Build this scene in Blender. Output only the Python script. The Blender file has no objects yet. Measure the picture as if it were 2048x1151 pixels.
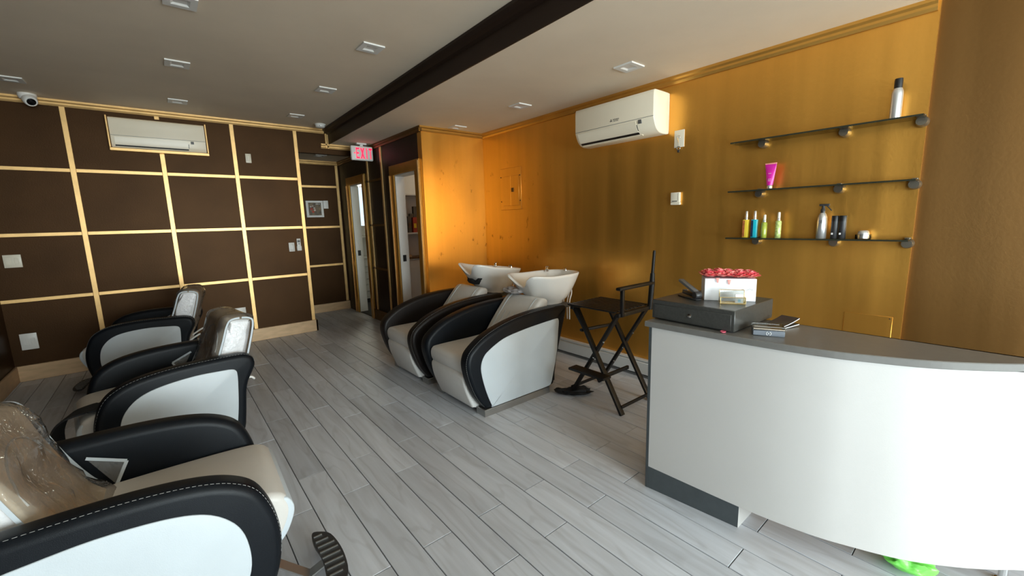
import bpy, bmesh, math, random
from mathutils import Vector, Matrix, noise
random.seed(7)
PI = math.pi
S = bpy.context.scene
COL = S.collection

# ------------------------------------------------------------------ camera
def cam_basis(yaw, pitch, roll):
    f = Vector((math.sin(yaw)*math.cos(pitch), math.cos(yaw)*math.cos(pitch), -math.sin(pitch)))
    r = Vector((math.cos(yaw), -math.sin(yaw), 0)); u = r.cross(f)
    r2 = math.cos(roll)*r + math.sin(roll)*u; u2 = -math.sin(roll)*r + math.cos(roll)*u
    return r2, u2, f
cd = bpy.data.cameras.new('camera'); cam = bpy.data.objects.new('camera', cd); COL.objects.link(cam)
r_, u_, f_ = cam_basis(math.radians(39.5235), math.radians(9.1086), math.radians(-1.5272))
cam.matrix_world = Matrix(((r_.x, u_.x, -f_.x, 0), (r_.y, u_.y, -f_.y, 0), (r_.z, u_.z, -f_.z, 1.5), (0, 0, 0, 1)))
cd.sensor_fit = 'HORIZONTAL'; cd.sensor_width = 36; cd.lens = 838.31/2048*36
cd.clip_start = 0.02
S.camera = cam

# ------------------------------------------------------------------ world, daylight, exposure
w = bpy.data.worlds.new('sky'); S.world = w; w.use_nodes = True
bg = w.node_tree.nodes['Background']; bg.inputs[0].default_value = (0.62, 0.76, 1.0, 1); bg.inputs[1].default_value = 1.2
def area(name, loc, rot, sx, sy, power, col):
    l = bpy.data.lights.new(name, 'AREA'); l.shape = 'RECTANGLE'; l.size = sx; l.size_y = sy
    l.energy = power; l.color = col
    o = bpy.data.objects.new(name, l); COL.objects.link(o); o.location = loc; o.rotation_euler = rot
    return o
# daylight through shop and bathroom windows, plus fill at an added side window
area('daylight_shopfront', (1.38, -4.27, 1.45), (math.radians(90), 0, 0), 3.7, 2.25, 360, (0.90, 0.955, 1.0))
area('side_window_fill', (-1.38, -2.30, 1.45), (math.radians(90), 0, math.radians(-90)), 3.2, 2.25, 125, (0.90, 0.955, 1.0))
area('daylight_bathroom', (3.26, 8.36, 1.75), (math.radians(-90), 0, 0), 0.44, 0.9, 22, (1.0, 0.96, 0.82))
S.view_settings.view_transform = 'Standard'; S.view_settings.look = 'None'
S.view_settings.gamma = 1.0; S.view_settings.use_curve_mapping = False
S.view_settings.exposure = 0.5

# ------------------------------------------------------------------ materials
def nodes_of(m): return m.node_tree.nodes, m.node_tree.links
MATS = {}
def M(name, col, rough=0.5, metal=0.0, var=None, bump=None, spec=None, coat=0, emit=None, alpha=None):
    """procedural principled: var=(scale, amount, stretch) tints the colour with noise; bump=(scale, strength)"""
    m = bpy.data.materials.new(name); m.use_nodes = True; N, L = nodes_of(m)
    b = N['Principled BSDF']
    b.inputs['Base Color'].default_value = (*col, 1); b.inputs['Roughness'].default_value = rough
    b.inputs['Metallic'].default_value = metal
    if spec is not None: b.inputs['Specular IOR Level'].default_value = spec
    if coat: b.inputs['Coat Weight'].default_value = coat; b.inputs['Coat Roughness'].default_value = 0.1
    if emit: b.inputs['Emission Color'].default_value = (*emit[0], 1); b.inputs['Emission Strength'].default_value = emit[1]
    tc = N.new('ShaderNodeTexCoord')
    if var:
        mp = N.new('ShaderNodeMapping'); mp.inputs['Scale'].default_value = var[2] if len(var) > 2 else (1, 1, 1)
        L.new(tc.outputs['Object'], mp.inputs[0])
        n = N.new('ShaderNodeTexNoise'); n.inputs['Scale'].default_value = var[0]; n.inputs['Detail'].default_value = 5
        L.new(mp.outputs[0], n.inputs['Vector'])
        r = N.new('ShaderNodeMapRange'); r.inputs[1].default_value = 0.3; r.inputs[2].default_value = 0.7
        r.inputs[3].default_value = 1-var[1]; r.inputs[4].default_value = 1+var[1]
        L.new(n.outputs[0], r.inputs[0])
        mx = N.new('ShaderNodeVectorMath'); mx.operation = 'SCALE'; mx.inputs[0].default_value = col
        L.new(r.outputs[0], mx.inputs['Scale']); L.new(mx.outputs[0], b.inputs['Base Color'])
    if bump:
        n2 = N.new('ShaderNodeTexNoise'); n2.inputs['Scale'].default_value = bump[0]; n2.inputs['Detail'].default_value = 4
        L.new(tc.outputs['Object'], n2.inputs['Vector'])
        bp = N.new('ShaderNodeBump'); bp.inputs['Strength'].default_value = bump[1]; bp.inputs['Distance'].default_value = 0.01
        L.new(n2.outputs[0], bp.inputs['Height']); L.new(bp.outputs[0], b.inputs['Normal'])
    MATS[name] = m
    return m

def glassy(name, col, mix=0.15, rough=0.02, bump=None, milky=0):
    """thin clear sheet: mostly transparent, with a Fresnel gloss"""
    m = bpy.data.materials.new(name); m.use_nodes = True; N, L = nodes_of(m)
    N.remove(N['Principled BSDF']); out = N['Material Output']
    t = N.new('ShaderNodeBsdfTransparent'); t.inputs[0].default_value = (*col, 1)
    g = N.new('ShaderNodeBsdfGlossy'); g.inputs['Roughness'].default_value = rough
    fr = N.new('ShaderNodeFresnel'); fr.inputs[0].default_value = 1.45
    ad = N.new('ShaderNodeMath'); ad.operation = 'ADD'; ad.use_clamp = True; ad.inputs[1].default_value = mix
    L.new(fr.outputs[0], ad.inputs[0])
    mx = N.new('ShaderNodeMixShader'); L.new(ad.outputs[0], mx.inputs[0]); L.new(t.outputs[0], mx.inputs[1]); L.new(g.outputs[0], mx.inputs[2])
    if milky:
        df = N.new('ShaderNodeBsdfDiffuse'); df.inputs[0].default_value = (.9, .9, .9, 1)
        m0 = N.new('ShaderNodeMixShader'); m0.inputs[0].default_value = milky; L.new(t.outputs[0], m0.inputs[1]); L.new(df.outputs[0], m0.inputs[2]); L.new(m0.outputs[0], mx.inputs[1])
    L.new(mx.outputs[0], out.inputs[0])
    if bump:
        tc = N.new('ShaderNodeTexCoord'); n = N.new('ShaderNodeTexNoise'); n.inputs['Scale'].default_value = bump[0]; n.inputs['Detail'].default_value = 3
        n.inputs['Distortion'].default_value = 1.5
        L.new(tc.outputs['Object'], n.inputs['Vector'])
        bp = N.new('ShaderNodeBump'); bp.inputs['Strength'].default_value = bump[1]; bp.inputs['Distance'].default_value = 0.03
        L.new(n.outputs[0], bp.inputs['Height']); L.new(bp.outputs[0], g.inputs['Normal'])
    MATS[name] = m
    return m

def gold_wall(name, col, rough, metal, stains=0.0):
    m = M(name, col, rough, metal); N, L = nodes_of(m); b = N['Principled BSDF']
    tc = N.new('ShaderNodeTexCoord')
    mp = N.new('ShaderNodeMapping'); mp.inputs['Scale'].default_value = (7, 7, 0.35); L.new(tc.outputs['Object'], mp.inputs[0])
    n = N.new('ShaderNodeTexNoise'); n.inputs['Scale'].default_value = 1.0; n.inputs['Detail'].default_value = 4; L.new(mp.outputs[0], n.inputs['Vector'])
    r = N.new('ShaderNodeMapRange'); r.inputs[1].default_value = .3; r.inputs[2].default_value = .7; r.inputs[3].default_value = rough-.05; r.inputs[4].default_value = rough+.06
    L.new(n.outputs[0], r.inputs[0]); L.new(r.outputs[0], b.inputs['Roughness'])
    r2 = N.new('ShaderNodeMapRange'); r2.inputs[1].default_value = .3; r2.inputs[2].default_value = .7; r2.inputs[3].default_value = .93; r2.inputs[4].default_value = 1.07
    L.new(n.outputs[0], r2.inputs[0])
    sc = N.new('ShaderNodeVectorMath'); sc.operation = 'SCALE'; sc.inputs[0].default_value = col; L.new(r2.outputs[0], sc.inputs['Scale'])
    last = sc.outputs[0]
    if stains:
        # scuffs and splashes rubbed into the paint around the basins
        mp2 = N.new('ShaderNodeMapping'); mp2.inputs['Scale'].default_value = (9, 9, 5); L.new(tc.outputs['Object'], mp2.inputs[0])
        n3 = N.new('ShaderNodeTexNoise'); n3.inputs['Scale'].default_value = 1.3; n3.inputs['Detail'].default_value = 6; n3.inputs['Roughness'].default_value = .62
        L.new(mp2.outputs[0], n3.inputs['Vector'])
        th = N.new('ShaderNodeMapRange'); th.inputs[1].default_value = .63; th.inputs[2].default_value = .70; th.inputs[3].default_value = 0; th.inputs[4].default_value = stains
        L.new(n3.outputs[0], th.inputs[0])
        sx = N.new('ShaderNodeSeparateXYZ'); L.new(tc.outputs['Object'], sx.inputs[0])
        def band(sock, a, b2, c, d):
            lo = N.new('ShaderNodeMapRange'); lo.inputs[1].default_value = a; lo.inputs[2].default_value = b2; L.new(sock, lo.inputs[0])
            hi = N.new('ShaderNodeMapRange'); hi.inputs[1].default_value = c; hi.inputs[2].default_value = d; hi.inputs[3].default_value = 1; hi.inputs[4].default_value = 0; L.new(sock, hi.inputs[0])
            mm = N.new('ShaderNodeMath'); mm.operation = 'MULTIPLY'; L.new(lo.outputs[0], mm.inputs[0]); L.new(hi.outputs[0], mm.inputs[1]); return mm.outputs[0]
        bz = band(sx.outputs[2], .7, 1.0, 2.0, 2.35); by = band(sx.outputs[1], 3.2, 3.9, 5.0, 5.2)
        m1 = N.new('ShaderNodeMath'); m1.operation = 'MULTIPLY'; L.new(bz, m1.inputs[0]); L.new(by, m1.inputs[1])
        m2 = N.new('ShaderNodeMath'); m2.operation = 'MULTIPLY'; L.new(m1.outputs[0], m2.inputs[0]); L.new(th.outputs[0], m2.inputs[1])
        mx = N.new('ShaderNodeMix'); mx.data_type = 'RGBA'; mx.inputs[7].default_value = (col[0]*.35, col[1]*.25, col[2]*.2, 1)
        L.new(m2.outputs[0], mx.inputs[0]); L.new(last, mx.inputs[6]); last = mx.outputs[2]
    L.new(last, b.inputs['Base Color'])
    n2 = N.new('ShaderNodeTexNoise'); n2.inputs['Scale'].default_value = 60; n2.inputs['Detail'].default_value = 3; L.new(tc.outputs['Object'], n2.inputs['Vector'])
    bp = N.new('ShaderNodeBump'); bp.inputs['Strength'].default_value = .12; bp.inputs['Distance'].default_value = .004
    L.new(n2.outputs[0], bp.inputs['Height']); L.new(bp.outputs[0], b.inputs['Normal'])
    return m

def plank_mat(name):
    m = bpy.data.materials.new(name); m.use_nodes = True; N, L = nodes_of(m); b = N['Principled BSDF']
    tc = N.new('ShaderNodeTexCoord'); oi = N.new('ShaderNodeObjectInfo')
    ad = N.new('ShaderNodeVectorMath'); ad.operation = 'MULTIPLY_ADD'; ad.inputs[1].default_value = (1, 1, 1)
    rv = N.new('ShaderNodeVectorMath'); rv.operation = 'SCALE'; rv.inputs[0].default_value = (13, 37, 5); L.new(oi.outputs['Random'], rv.inputs['Scale'])
    L.new(tc.outputs['Object'], ad.inputs[0]); L.new(rv.outputs[0], ad.inputs[2])
    mp = N.new('ShaderNodeMapping'); mp.inputs['Scale'].default_value = (22, 1.6, 1); L.new(ad.outputs[0], mp.inputs[0])
    n = N.new('ShaderNodeTexNoise'); n.inputs['Scale'].default_value = 1.0; n.inputs['Detail'].default_value = 6; n.inputs['Distortion'].default_value = .6
    L.new(mp.outputs[0], n.inputs['Vector'])
    mp2 = N.new('ShaderNodeMapping'); mp2.inputs['Scale'].default_value = (6, 1.1, 1); L.new(ad.outputs[0], mp2.inputs[0])
    n2 = N.new('ShaderNodeTexNoise'); n2.inputs['Scale'].default_value = 1.0; n2.inputs['Detail'].default_value = 2; L.new(mp2.outputs[0], n2.inputs['Vector'])
    wv = N.new('ShaderNodeMath'); wv.operation = 'MULTIPLY'; wv.inputs[1].default_value = 34; L.new(n2.outputs[0], wv.inputs[0])
    sn = N.new('ShaderNodeMath'); sn.operation = 'SINE'; L.new(wv.outputs[0], sn.inputs[0])
    rg = N.new('ShaderNodeMapRange'); rg.inputs[1].default_value = .75; rg.inputs[2].default_value = 1; rg.inputs[3].default_value = 0; rg.inputs[4].default_value = .16; L.new(sn.outputs[0], rg.inputs[0])
    sub = N.new('ShaderNodeMath'); sub.operation = 'SUBTRACT'; L.new(n.outputs[0], sub.inputs[0]); L.new(rg.outputs[0], sub.inputs[1])
    cr = N.new('ShaderNodeValToRGB'); cr.color_ramp.elements[0].position = .22; cr.color_ramp.elements[1].position = .72
    cr.color_ramp.elements[0].color = (.46, .475, .51, 1); cr.color_ramp.elements[1].color = (.62, .65, .71, 1)
    L.new(sub.outputs[0], cr.inputs[0])
    tr = N.new('ShaderNodeMapRange'); tr.inputs[3].default_value = .86; tr.inputs[4].default_value = 1.12; L.new(oi.outputs['Random'], tr.inputs[0])
    sc = N.new('ShaderNodeVectorMath'); sc.operation = 'SCALE'; L.new(cr.outputs[0], sc.inputs[0]); L.new(tr.outputs[0], sc.inputs['Scale'])
    L.new(sc.outputs[0], b.inputs['Base Color']); b.inputs['Roughness'].default_value = .42
    bp = N.new('ShaderNodeBump'); bp.inputs['Strength'].default_value = .12; bp.inputs['Distance'].default_value = .003; L.new(sub.outputs[0], bp.inputs['Height']); L.new(bp.outputs[0], b.inputs['Normal'])
    MATS[name] = m
    return m

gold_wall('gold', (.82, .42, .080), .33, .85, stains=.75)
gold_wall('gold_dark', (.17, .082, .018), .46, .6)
M('gold_trim', (.66, .36, .08), .34, .8, var=(6, .06))
M('batten', (.90, .57, .23), .36, .55, var=(9, .10))
M('base_wood', (.62, .42, .24), .45, .25, var=(7, .12, (1, 1, 4)))
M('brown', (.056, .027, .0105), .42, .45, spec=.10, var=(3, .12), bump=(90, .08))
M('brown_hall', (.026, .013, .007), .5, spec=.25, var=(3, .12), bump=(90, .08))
M('fascia', (.026, .014, .009), .5, spec=.25, var=(3, .1))
M('ceiling', (.80, .68, .53), .7, var=(2.2, .04), bump=(130, .05))
plank_mat('plank'); M('grout', (.07, .07, .075), .85, var=(40, .1))
M('white_paint', (.74, .73, .70), .4, var=(4, .03))
M('white_plastic', (.80, .78, .74), .35, var=(5, .02))
M('ivory_plastic', (.82, .76, .62), .35, var=(5, .02))
M('ac_white', (.90, .81, .64), .30, var=(3, .02))
M('dark_plastic', (.03, .03, .032), .4, var=(8, .1))
M('black', (.008, .008, .009), .4, var=(8, .1))
M('grey_vent', (.12, .12, .12), .5, var=(8, .1))
M('leather', (.004, .006, .009), .42, spec=.22, var=(12, .12), bump=(420, .10))
M('leather_brown', (.010, .007, .006), .42, spec=.25, var=(12, .12), bump=(420, .10))
M('white_leather', (.56, .615, .655), .38, var=(5, .03), bump=(300, .05))
M('grey_leather', (.74, .73, .71), .42, var=(5, .04), bump=(260, .08))
M('seat_beige', (.66, .63, .59), .45, var=(5, .04), bump=(260, .08))
M('taupe', (.72, .62, .48), .5, var=(7, .10), bump=(40, .25))
M('wrap_white', (.84, .84, .86), .25, var=(30, .05), bump=(45, .5))
M('stitch', (.62, .62, .60), .6, var=(9, .05))
M('chrome', (.78, .78, .78), .12, 1.0, var=(9, .03))
M('steel', (.42, .42, .41), .3, .9, var=(9, .05))
M('brushed', (.34, .31, .25), .28, .9, var=(9, .05))
M('ceramic', (.84, .83, .80), .08, coat=.5, var=(3, .015))
M('black_wood', (.007, .006, .0055), .5, spec=.3, var=(14, .25, (1, 1, .2)))
M('counter', (.15, .145, .135), .3, var=(30, .05))
M('counter_edge', (.075, .075, .07), .35, var=(60, .1))
M('laminate', (.53, .515, .495), .42, var=(3, .015), bump=(200, .03))
M('plinth', (.055, .065, .07), .4, var=(20, .1))
M('drawer_box', (.05, .05, .046), .32, var=(90, .18), bump=(400, .05))
M('exit_white', (.82, .80, .76), .4, var=(5, .02))
M('exit_red', (.8, .02, .06), .4, emit=((1.0, .02, .08), 1.0), var=(5, .02))
M('rose', (.85, .11, .14), .55, var=(25, .25))
M('rose_light', (.92, .33, .29), .55, var=(25, .2))
M('box_white', (.80, .80, .82), .5, var=(5, .02))
M('gold_wire', (.80, .58, .22), .25, .9, var=(9, .05))
M('magenta', (.72, .02, .38), .25, var=(9, .1))
M('silver', (.66, .67, .68), .28, .75, var=(5, .03))
M('yellow_liq', (.85, .62, .06), .12, var=(9, .1), coat=.5)
M('orange_lab', (.42, .13, .04), .3, var=(40, .3))
M('cyan_liq', (.02, .48, .62), .12, var=(9, .1), coat=.5)
M('navy_lab', (.015, .04, .09), .3, var=(40, .3))
M('green_liq', (.42, .50, .07), .12, var=(15, .2), coat=.5)
M('lime_liq', (.50, .62, .22), .12, var=(60, .5), coat=.5)
M('paper', (.72, .71, .70), .6, var=(9, .04))
M('mag_cover', (.035, .035, .035), .3, var=(14, .5))
M('slate_blue', (.15, .17, .20), .35, var=(5, .05))
M('carton_brown', (.20, .10, .04), .6, var=(12, .4))
M('carton_grey', (.10, .085, .065), .6, var=(12, .3))
M('carton_red', (.45, .06, .03), .6, var=(12, .3))
M('green_bag', (.22, .80, .12), .35, var=(8, .15))
M('cloth_black', (.010, .011, .013), .8, var=(12, .2))
M('cloth_grey', (.46, .43, .43), .8, var=(12, .2))
M('petal', (.70, .12, .18), .5, var=(12, .2))
M('picture', (.11, .07, .025), .35, var=(18, .9))
M('picture_pale', (.55, .45, .40), .5, var=(18, .2))
M('mirror', (.8, .8, .78), .05, 1.0, var=(3, .01))
M('pane_lit', (.9, .95, .8), .5, emit=((.95, 1.0, .78), 2.6), var=(3, .02))
M('fill_lamp_lit', (.9, .88, .8), .5, emit=((1.0, .86, .64), 26.0), var=(3, .02))
M('card_blue', (.35, .58, .72), .5, var=(9, .1))
M('lens_dark', (.004, .004, .005), .1, var=(3, .02))
M('heater', (.70, .71, .70), .38, .0, var=(4, .03))
M('lamp_glass', (.78, .77, .74), .4, var=(4, .03))
M('knob_brown', (.02, .012, .01), .4, var=(9, .1))
glassy('shelf_glass', (.90, .93, .88), .05)
glassy('window_glass', (.96, .99, .97), .02)
glassy('clear_acrylic', (.95, .96, .94), .05)
glassy('plastic_film', (.985, .98, .97), .02, .10, bump=(10, 1.0), milky=.08)
M('glass_edge', (.03, .032, .022), .1, var=(5, .05))

# ------------------------------------------------------------------ mesh helpers
def obj(name, bm, mat, parent=None, smooth=None, loc=None):
    me = bpy.data.meshes.new(name); bmesh.ops.recalc_face_normals(bm, faces=bm.faces[:]); bm.to_mesh(me); bm.free()
    ms = mat if isinstance(mat, (list, tuple)) else [mat]
    for x in ms: me.materials.append(MATS[x])
    if smooth is not None:
        cap = me.attributes.get('cap')
        for p in me.polygons: p.use_smooth = not (cap and cap.data[p.index].value)
        me.set_sharp_from_angle(angle=math.radians(smooth))
    o = bpy.data.objects.new(name, me); COL.objects.link(o)
    if parent: o.parent = parent
    if loc: o.location = loc
    return o
def tag(o, label=None, cat=None, group=None, kind=None):
    if label: o['label'] = label
    if cat: o['category'] = cat
    if group: o['group'] = group
    if kind: o['kind'] = kind
    return o
def thing(name, label, cat, loc=(0, 0, 0), rz=0, group=None):
    o = bpy.data.objects.new(name, None); COL.objects.link(o); o.location = loc; o.rotation_euler = (0, 0, rz)
    o.empty_display_size = .05
    return tag(o, label, cat, group)
def struct(name, bm, mat, label, cat, parent=None, smooth=None):
    o = obj(name, bm, mat, parent, smooth)
    return tag(o, label, cat, kind='structure')
def dup(o, parent=None):
    c = o.copy(); COL.objects.link(c); c.parent = parent
    for ch in list(o.children): dup(ch, c)
    return c
def B(): return bmesh.new()
def box(bm, lo, hi, bev=0, seg=2, mi=0):
    lo = Vector(lo); hi = Vector(hi)
    vs = [bm.verts.new((x, y, z)) for x in (lo.x, hi.x) for y in (lo.y, hi.y) for z in (lo.z, hi.z)]
    idx = [(0, 1, 3, 2), (4, 6, 7, 5), (0, 4, 5, 1), (2, 3, 7, 6), (0, 2, 6, 4), (1, 5, 7, 3)]
    fs = [bm.faces.new([vs[i] for i in f]) for f in idx]
    for f in fs: f.material_index = mi
    if bev:
        bmesh.ops.recalc_face_normals(bm, faces=fs)
        es = list({e for f in fs for e in f.edges})
        bmesh.ops.bevel(bm, geom=es, offset=bev, segments=seg, profile=.5, affect='EDGES')
    return vs
def bxo(name, lo, hi, mat, parent=None, bev=0, seg=2, smooth=None):
    bm = B(); box(bm, lo, hi, bev, seg)
    return obj(name, bm, mat, parent, smooth if smooth is not None else (40 if bev else None))
def obox(bm, c, sx, sy, sz, rot, bev=0):
    """box of full size sx,sy,sz centred at c turned by Matrix rot"""
    n0 = len(bm.verts); b2 = B(); box(b2, (-sx/2, -sy/2, -sz/2), (sx/2, sy/2, sz/2), bev)
    me = bpy.data.meshes.new('t'); b2.to_mesh(me); b2.free()
    me.transform(Matrix.Translation(Vector(c)) @ rot.to_4x4()); bm.from_mesh(me); bpy.data.meshes.remove(me)
def beam(bm, a, b, wd, th, up=(0, 0, 1), bev=0):
    """rectangular bar from a to b, wd across 'side', th along 'up'-ish"""
    a = Vector(a); b = Vector(b); d = (b-a); L = d.length; d.normalize(); up = Vector(up)
    s = d.cross(up)
    if s.length < 1e-4: s = d.cross(Vector((1, 0, 0)))
    s.normalize(); u = s.cross(d)
    rot = Matrix((d, s, u)).transposed()
    obox(bm, (a+b)/2, L, wd, th, rot, bev)
def tube(bm, pts, r, seg=8, closed=False, cap=True):
    pts = [Vector(p) for p in pts]; n = len(pts); rings = []
    prev = None
    for i, p in enumerate(pts):
        if closed: t = pts[(i+1) % n]-pts[i-1]
        else: t = pts[min(i+1, n-1)]-pts[max(i-1, 0)]
        t.normalize()
        if prev is None:
            a = Vector((0, 0, 1)) if abs(t.z) < .9 else Vector((1, 0, 0)); s = t.cross(a).normalized()
        else:
            s = prev-t*prev.dot(t); s.normalize()
        prev = s; u = t.cross(s)
        rr = r[i] if isinstance(r, (list, tuple)) else r
        rings.append([bm.verts.new(p+rr*(math.cos(2*PI*k/seg)*s+math.sin(2*PI*k/seg)*u)) for k in range(seg)])
    m = n if closed else n-1
    for i in range(m):
        A = rings[i]; Bq = rings[(i+1) % n]
        for k in range(seg): bm.faces.new((A[k], A[(k+1) % seg], Bq[(k+1) % seg], Bq[k]))
    if cap and not closed:
        bm.faces.new(rings[0][::-1]); bm.faces.new(rings[-1])
def lathe(bm, prof, seg=24, c=(0, 0, 0), sx=1, sy=1, axis='z'):
    rings = []
    for r, z in prof:
        ring = []
        for k in range(seg):
            a = 2*PI*k/seg; x = r*math.cos(a)*sx; y = r*math.sin(a)*sy
            p = (x, y, z) if axis == 'z' else ((z, x, y) if axis == 'x' else (x, z, y))
            ring.append(bm.verts.new(Vector(c)+Vector(p)))
        rings.append(ring)
    for i in range(len(rings)-1):
        for k in range(seg): bm.faces.new((rings[i][k], rings[i][(k+1) % seg], rings[i+1][(k+1) % seg], rings[i+1][k]))
    bm.faces.new(rings[0][::-1]); bm.faces.new(rings[-1])
def spline(pts, n=6, closed=True):
    """Catmull-Rom through 2D/3D points"""
    P = [Vector((*p, 0)) if len(p) == 2 else Vector(p) for p in pts]; N = len(P); out = []
    rng = N if closed else N-1
    for i in range(rng):
        if closed: p0, p1, p2, p3 = P[i-1], P[i], P[(i+1) % N], P[(i+2) % N]
        else: p0, p1, p2, p3 = P[max(i-1, 0)], P[i], P[i+1], P[min(i+2, N-1)]
        for k in range(n):
            t = k/n
            out.append(.5*((2*p1)+(-p0+p2)*t+(2*p0-5*p1+4*p2-p3)*t*t+(-p0+3*p1-3*p2+p3)*t**3))
    if not closed: out.append(P[-1])
    res = []
    for q in out:
        if not res or (q-res[-1]).length > 1e-4: res.append(q)
    if closed and (res[0]-res[-1]).length < 1e-4: res.pop()
    return res
def resample(poly, step=.012):
    n = len(poly); L = [(poly[(i+1) % n]-poly[i]).length for i in range(n)]; tot = sum(L); m = max(12, int(tot/step)); out = []; i = 0; acc = 0
    for k in range(m):
        t = tot*k/m
        while acc+L[i] < t: acc += L[i]; i += 1
        out.append(poly[i].lerp(poly[(i+1) % n], (t-acc)/max(L[i], 1e-9)))
    return out
def inset(poly, d):
    n = len(poly); area = sum(poly[i].x*poly[(i+1) % n].y-poly[(i+1) % n].x*poly[i].y for i in range(n)); sg = 1 if area > 0 else -1
    out = []
    for i in range(n):
        t = (poly[(i+1) % n]-poly[i-1]).normalized(); nn = Vector((-t.y, t.x, 0))*sg
        out.append(poly[i]+nn*d)
    return out
def rprism(bm, poly, v0, v1, r, steps=4, even=True):
    """extrude an (x,z) outline along y from v0 to v1 with rounded edges of radius r"""
    if even: poly = resample(poly)
    rings = []
    seq = []
    for k in range(steps+1):
        a = k/steps*PI/2; seq.append((r*(1-math.sin(a)), v0+r*(1-math.cos(a))))
    for k in range(steps, -1, -1):
        a = k/steps*PI/2; seq.append((r*(1-math.sin(a)), v1-r*(1-math.cos(a))))
    for d, v in seq:
        q = inset(poly, d) if d > 1e-6 else poly
        rings.append([bm.verts.new((p.x, v, p.y)) for p in q])
    n = len(poly)
    for i in range(len(rings)-1):
        for k in range(n): bm.faces.new((rings[i][k], rings[i][(k+1) % n], rings[i+1][(k+1) % n], rings[i+1][k]))
    lay = bm.faces.layers.int.get('cap') or bm.faces.layers.int.new('cap')
    for rg in (rings[0], rings[-1]):
        c = bm.verts.new(sum((v.co for v in rg), Vector())/n)
        for k in range(n): bm.faces.new((rg[k], rg[(k+1) % n], c))[lay] = 1
def zprism(bm, poly, z0, z1, mi=0):
    a = [bm.verts.new((p[0], p[1], z0)) for p in poly]; b = [bm.verts.new((p[0], p[1], z1)) for p in poly]; n = len(poly)
    for k in range(n): bm.faces.new((a[k], a[(k+1) % n], b[(k+1) % n], b[k])).material_index = mi
    bm.faces.new(a[::-1]).material_index = mi; bm.faces.new(b).material_index = mi
def extrude_profile(bm, prof, p0, p1, out, up=(0, 0, 1)):
    """moulding: profile points (depth, height) swept from p0 to p1; depth along out"""
    p0 = Vector(p0); p1 = Vector(p1); out = Vector(out); up = Vector(up)
    A = [bm.verts.new(p0+out*d+up*h) for d, h in prof]; C = [bm.verts.new(p1+out*d+up*h) for d, h in prof]; n = len(prof)
    for k in range(n): bm.faces.new((A[k], A[(k+1) % n], C[(k+1) % n], C[k]))
    bm.faces.new(A[::-1]); bm.faces.new(C)
def text_mesh(name, body, size, mat, parent, mw, depth=.0006):
    cu = bpy.data.curves.new(name, 'FONT'); cu.body = body; cu.size = size; cu.extrude = depth; cu.align_x = 'CENTER'; cu.align_y = 'CENTER'
    t = bpy.data.objects.new(name, cu); COL.objects.link(t)
    bpy.context.view_layer.update()
    dg = bpy.context.evaluated_depsgraph_get(); me = bpy.data.meshes.new_from_object(t.evaluated_get(dg))
    COL.objects.unlink(t); bpy.data.objects.remove(t); bpy.data.curves.remove(cu)
    me.transform(mw); me.materials.clear(); me.materials.append(MATS[mat]); me.name = name
    o = bpy.data.objects.new(name, me); COL.objects.link(o); o.parent = parent
    return o
def axes(x, y, z, o): return Matrix(((x[0], y[0], z[0], o[0]), (x[1], y[1], z[1], o[1]), (x[2], y[2], z[2], o[2]), (0, 0, 0, 1)))

# ------------------------------------------------------------------ the room
XL, XR, YB, YF = -1.305, 3.41, 6.40, -4.2
ZH, ZL = 2.83, 2.633
XD, YG, YH = 2.51, 4.66, 7.70
YC = .405                       # end of the proud gold wall
CROWN = [(0, 0), (.035, 0), (.035, -.018), (.022, -.03), (.022, -.045), (.012, -.062), (0, -.062)]

# floor: dark grout bed with planks laid along y
bm = B(); box(bm, (XL-.1, YF-.1, -.06), (XR+.12, YH+.1, -.005))
floor = struct('floor', bm, 'grout', 'grey wood-look plank floor with dark joints', 'floor')
PW, PL, GAP = .157, .978, .0045
def plank_mesh(wd, ln):
    bm = B(); box(bm, (-wd/2, -ln/2, -.008), (wd/2, ln/2, 0), .0012, 1)
    me = bpy.data.meshes.new('plank'); bm.to_mesh(me); bm.free(); me.materials.append(MATS['plank']); return me
cache = {}
rest = B()
k0 = int(math.floor((XL-.453)/PW)); k = k0
while .453+k*PW < XR:
    x0 = max(.453+k*PW, XL); x1 = min(.453+(k+1)*PW, XR)
    ph = 1.633 if k % 2 == 0 else 1.305
    j = int(math.floor((YF-ph)/PL))
    while ph+j*PL < YH:
        y0 = max(ph+j*PL, YF); y1 = min(ph+(j+1)*PL, YH)
        if not (x0 > XD and y0 > YG) and x1-x0 > .02 and y1-y0 > .02:
            if x0 > XD-.157 and x1 > XD and y1 > YG and y0 < YG and x0 >= XD: y1 = YG
            wd, ln = x1-x0-GAP, y1-y0-GAP
            if y1 > .1 and not (y0 < .1 and False) and not (x0 < XD < x1 and y0 > YG) or (x0 < XD):
                if y1 > .55 - .0 and (y1 > .55):
                    key = (round(wd, 4), round(ln, 4))
                    if key not in cache: cache[key] = plank_mesh(wd, ln)
                    o = bpy.data.objects.new('plank', cache[key]); COL.objects.link(o); o.parent = floor
                    o.location = ((x0+x1)/2, (y0+y1)/2, random.uniform(-.0006, .0006))
                else: box(rest, (x0+GAP/2, y0+GAP/2, -.008), (x1-GAP/2, y1-GAP/2, 0))
            else: box(rest, (x0+GAP/2, y0+GAP/2, -.008), (x1-GAP/2, y1-GAP/2, 0))
        j += 1
    k += 1
tag(obj('plank_field', rest, 'plank', floor), kind='stuff')

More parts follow.
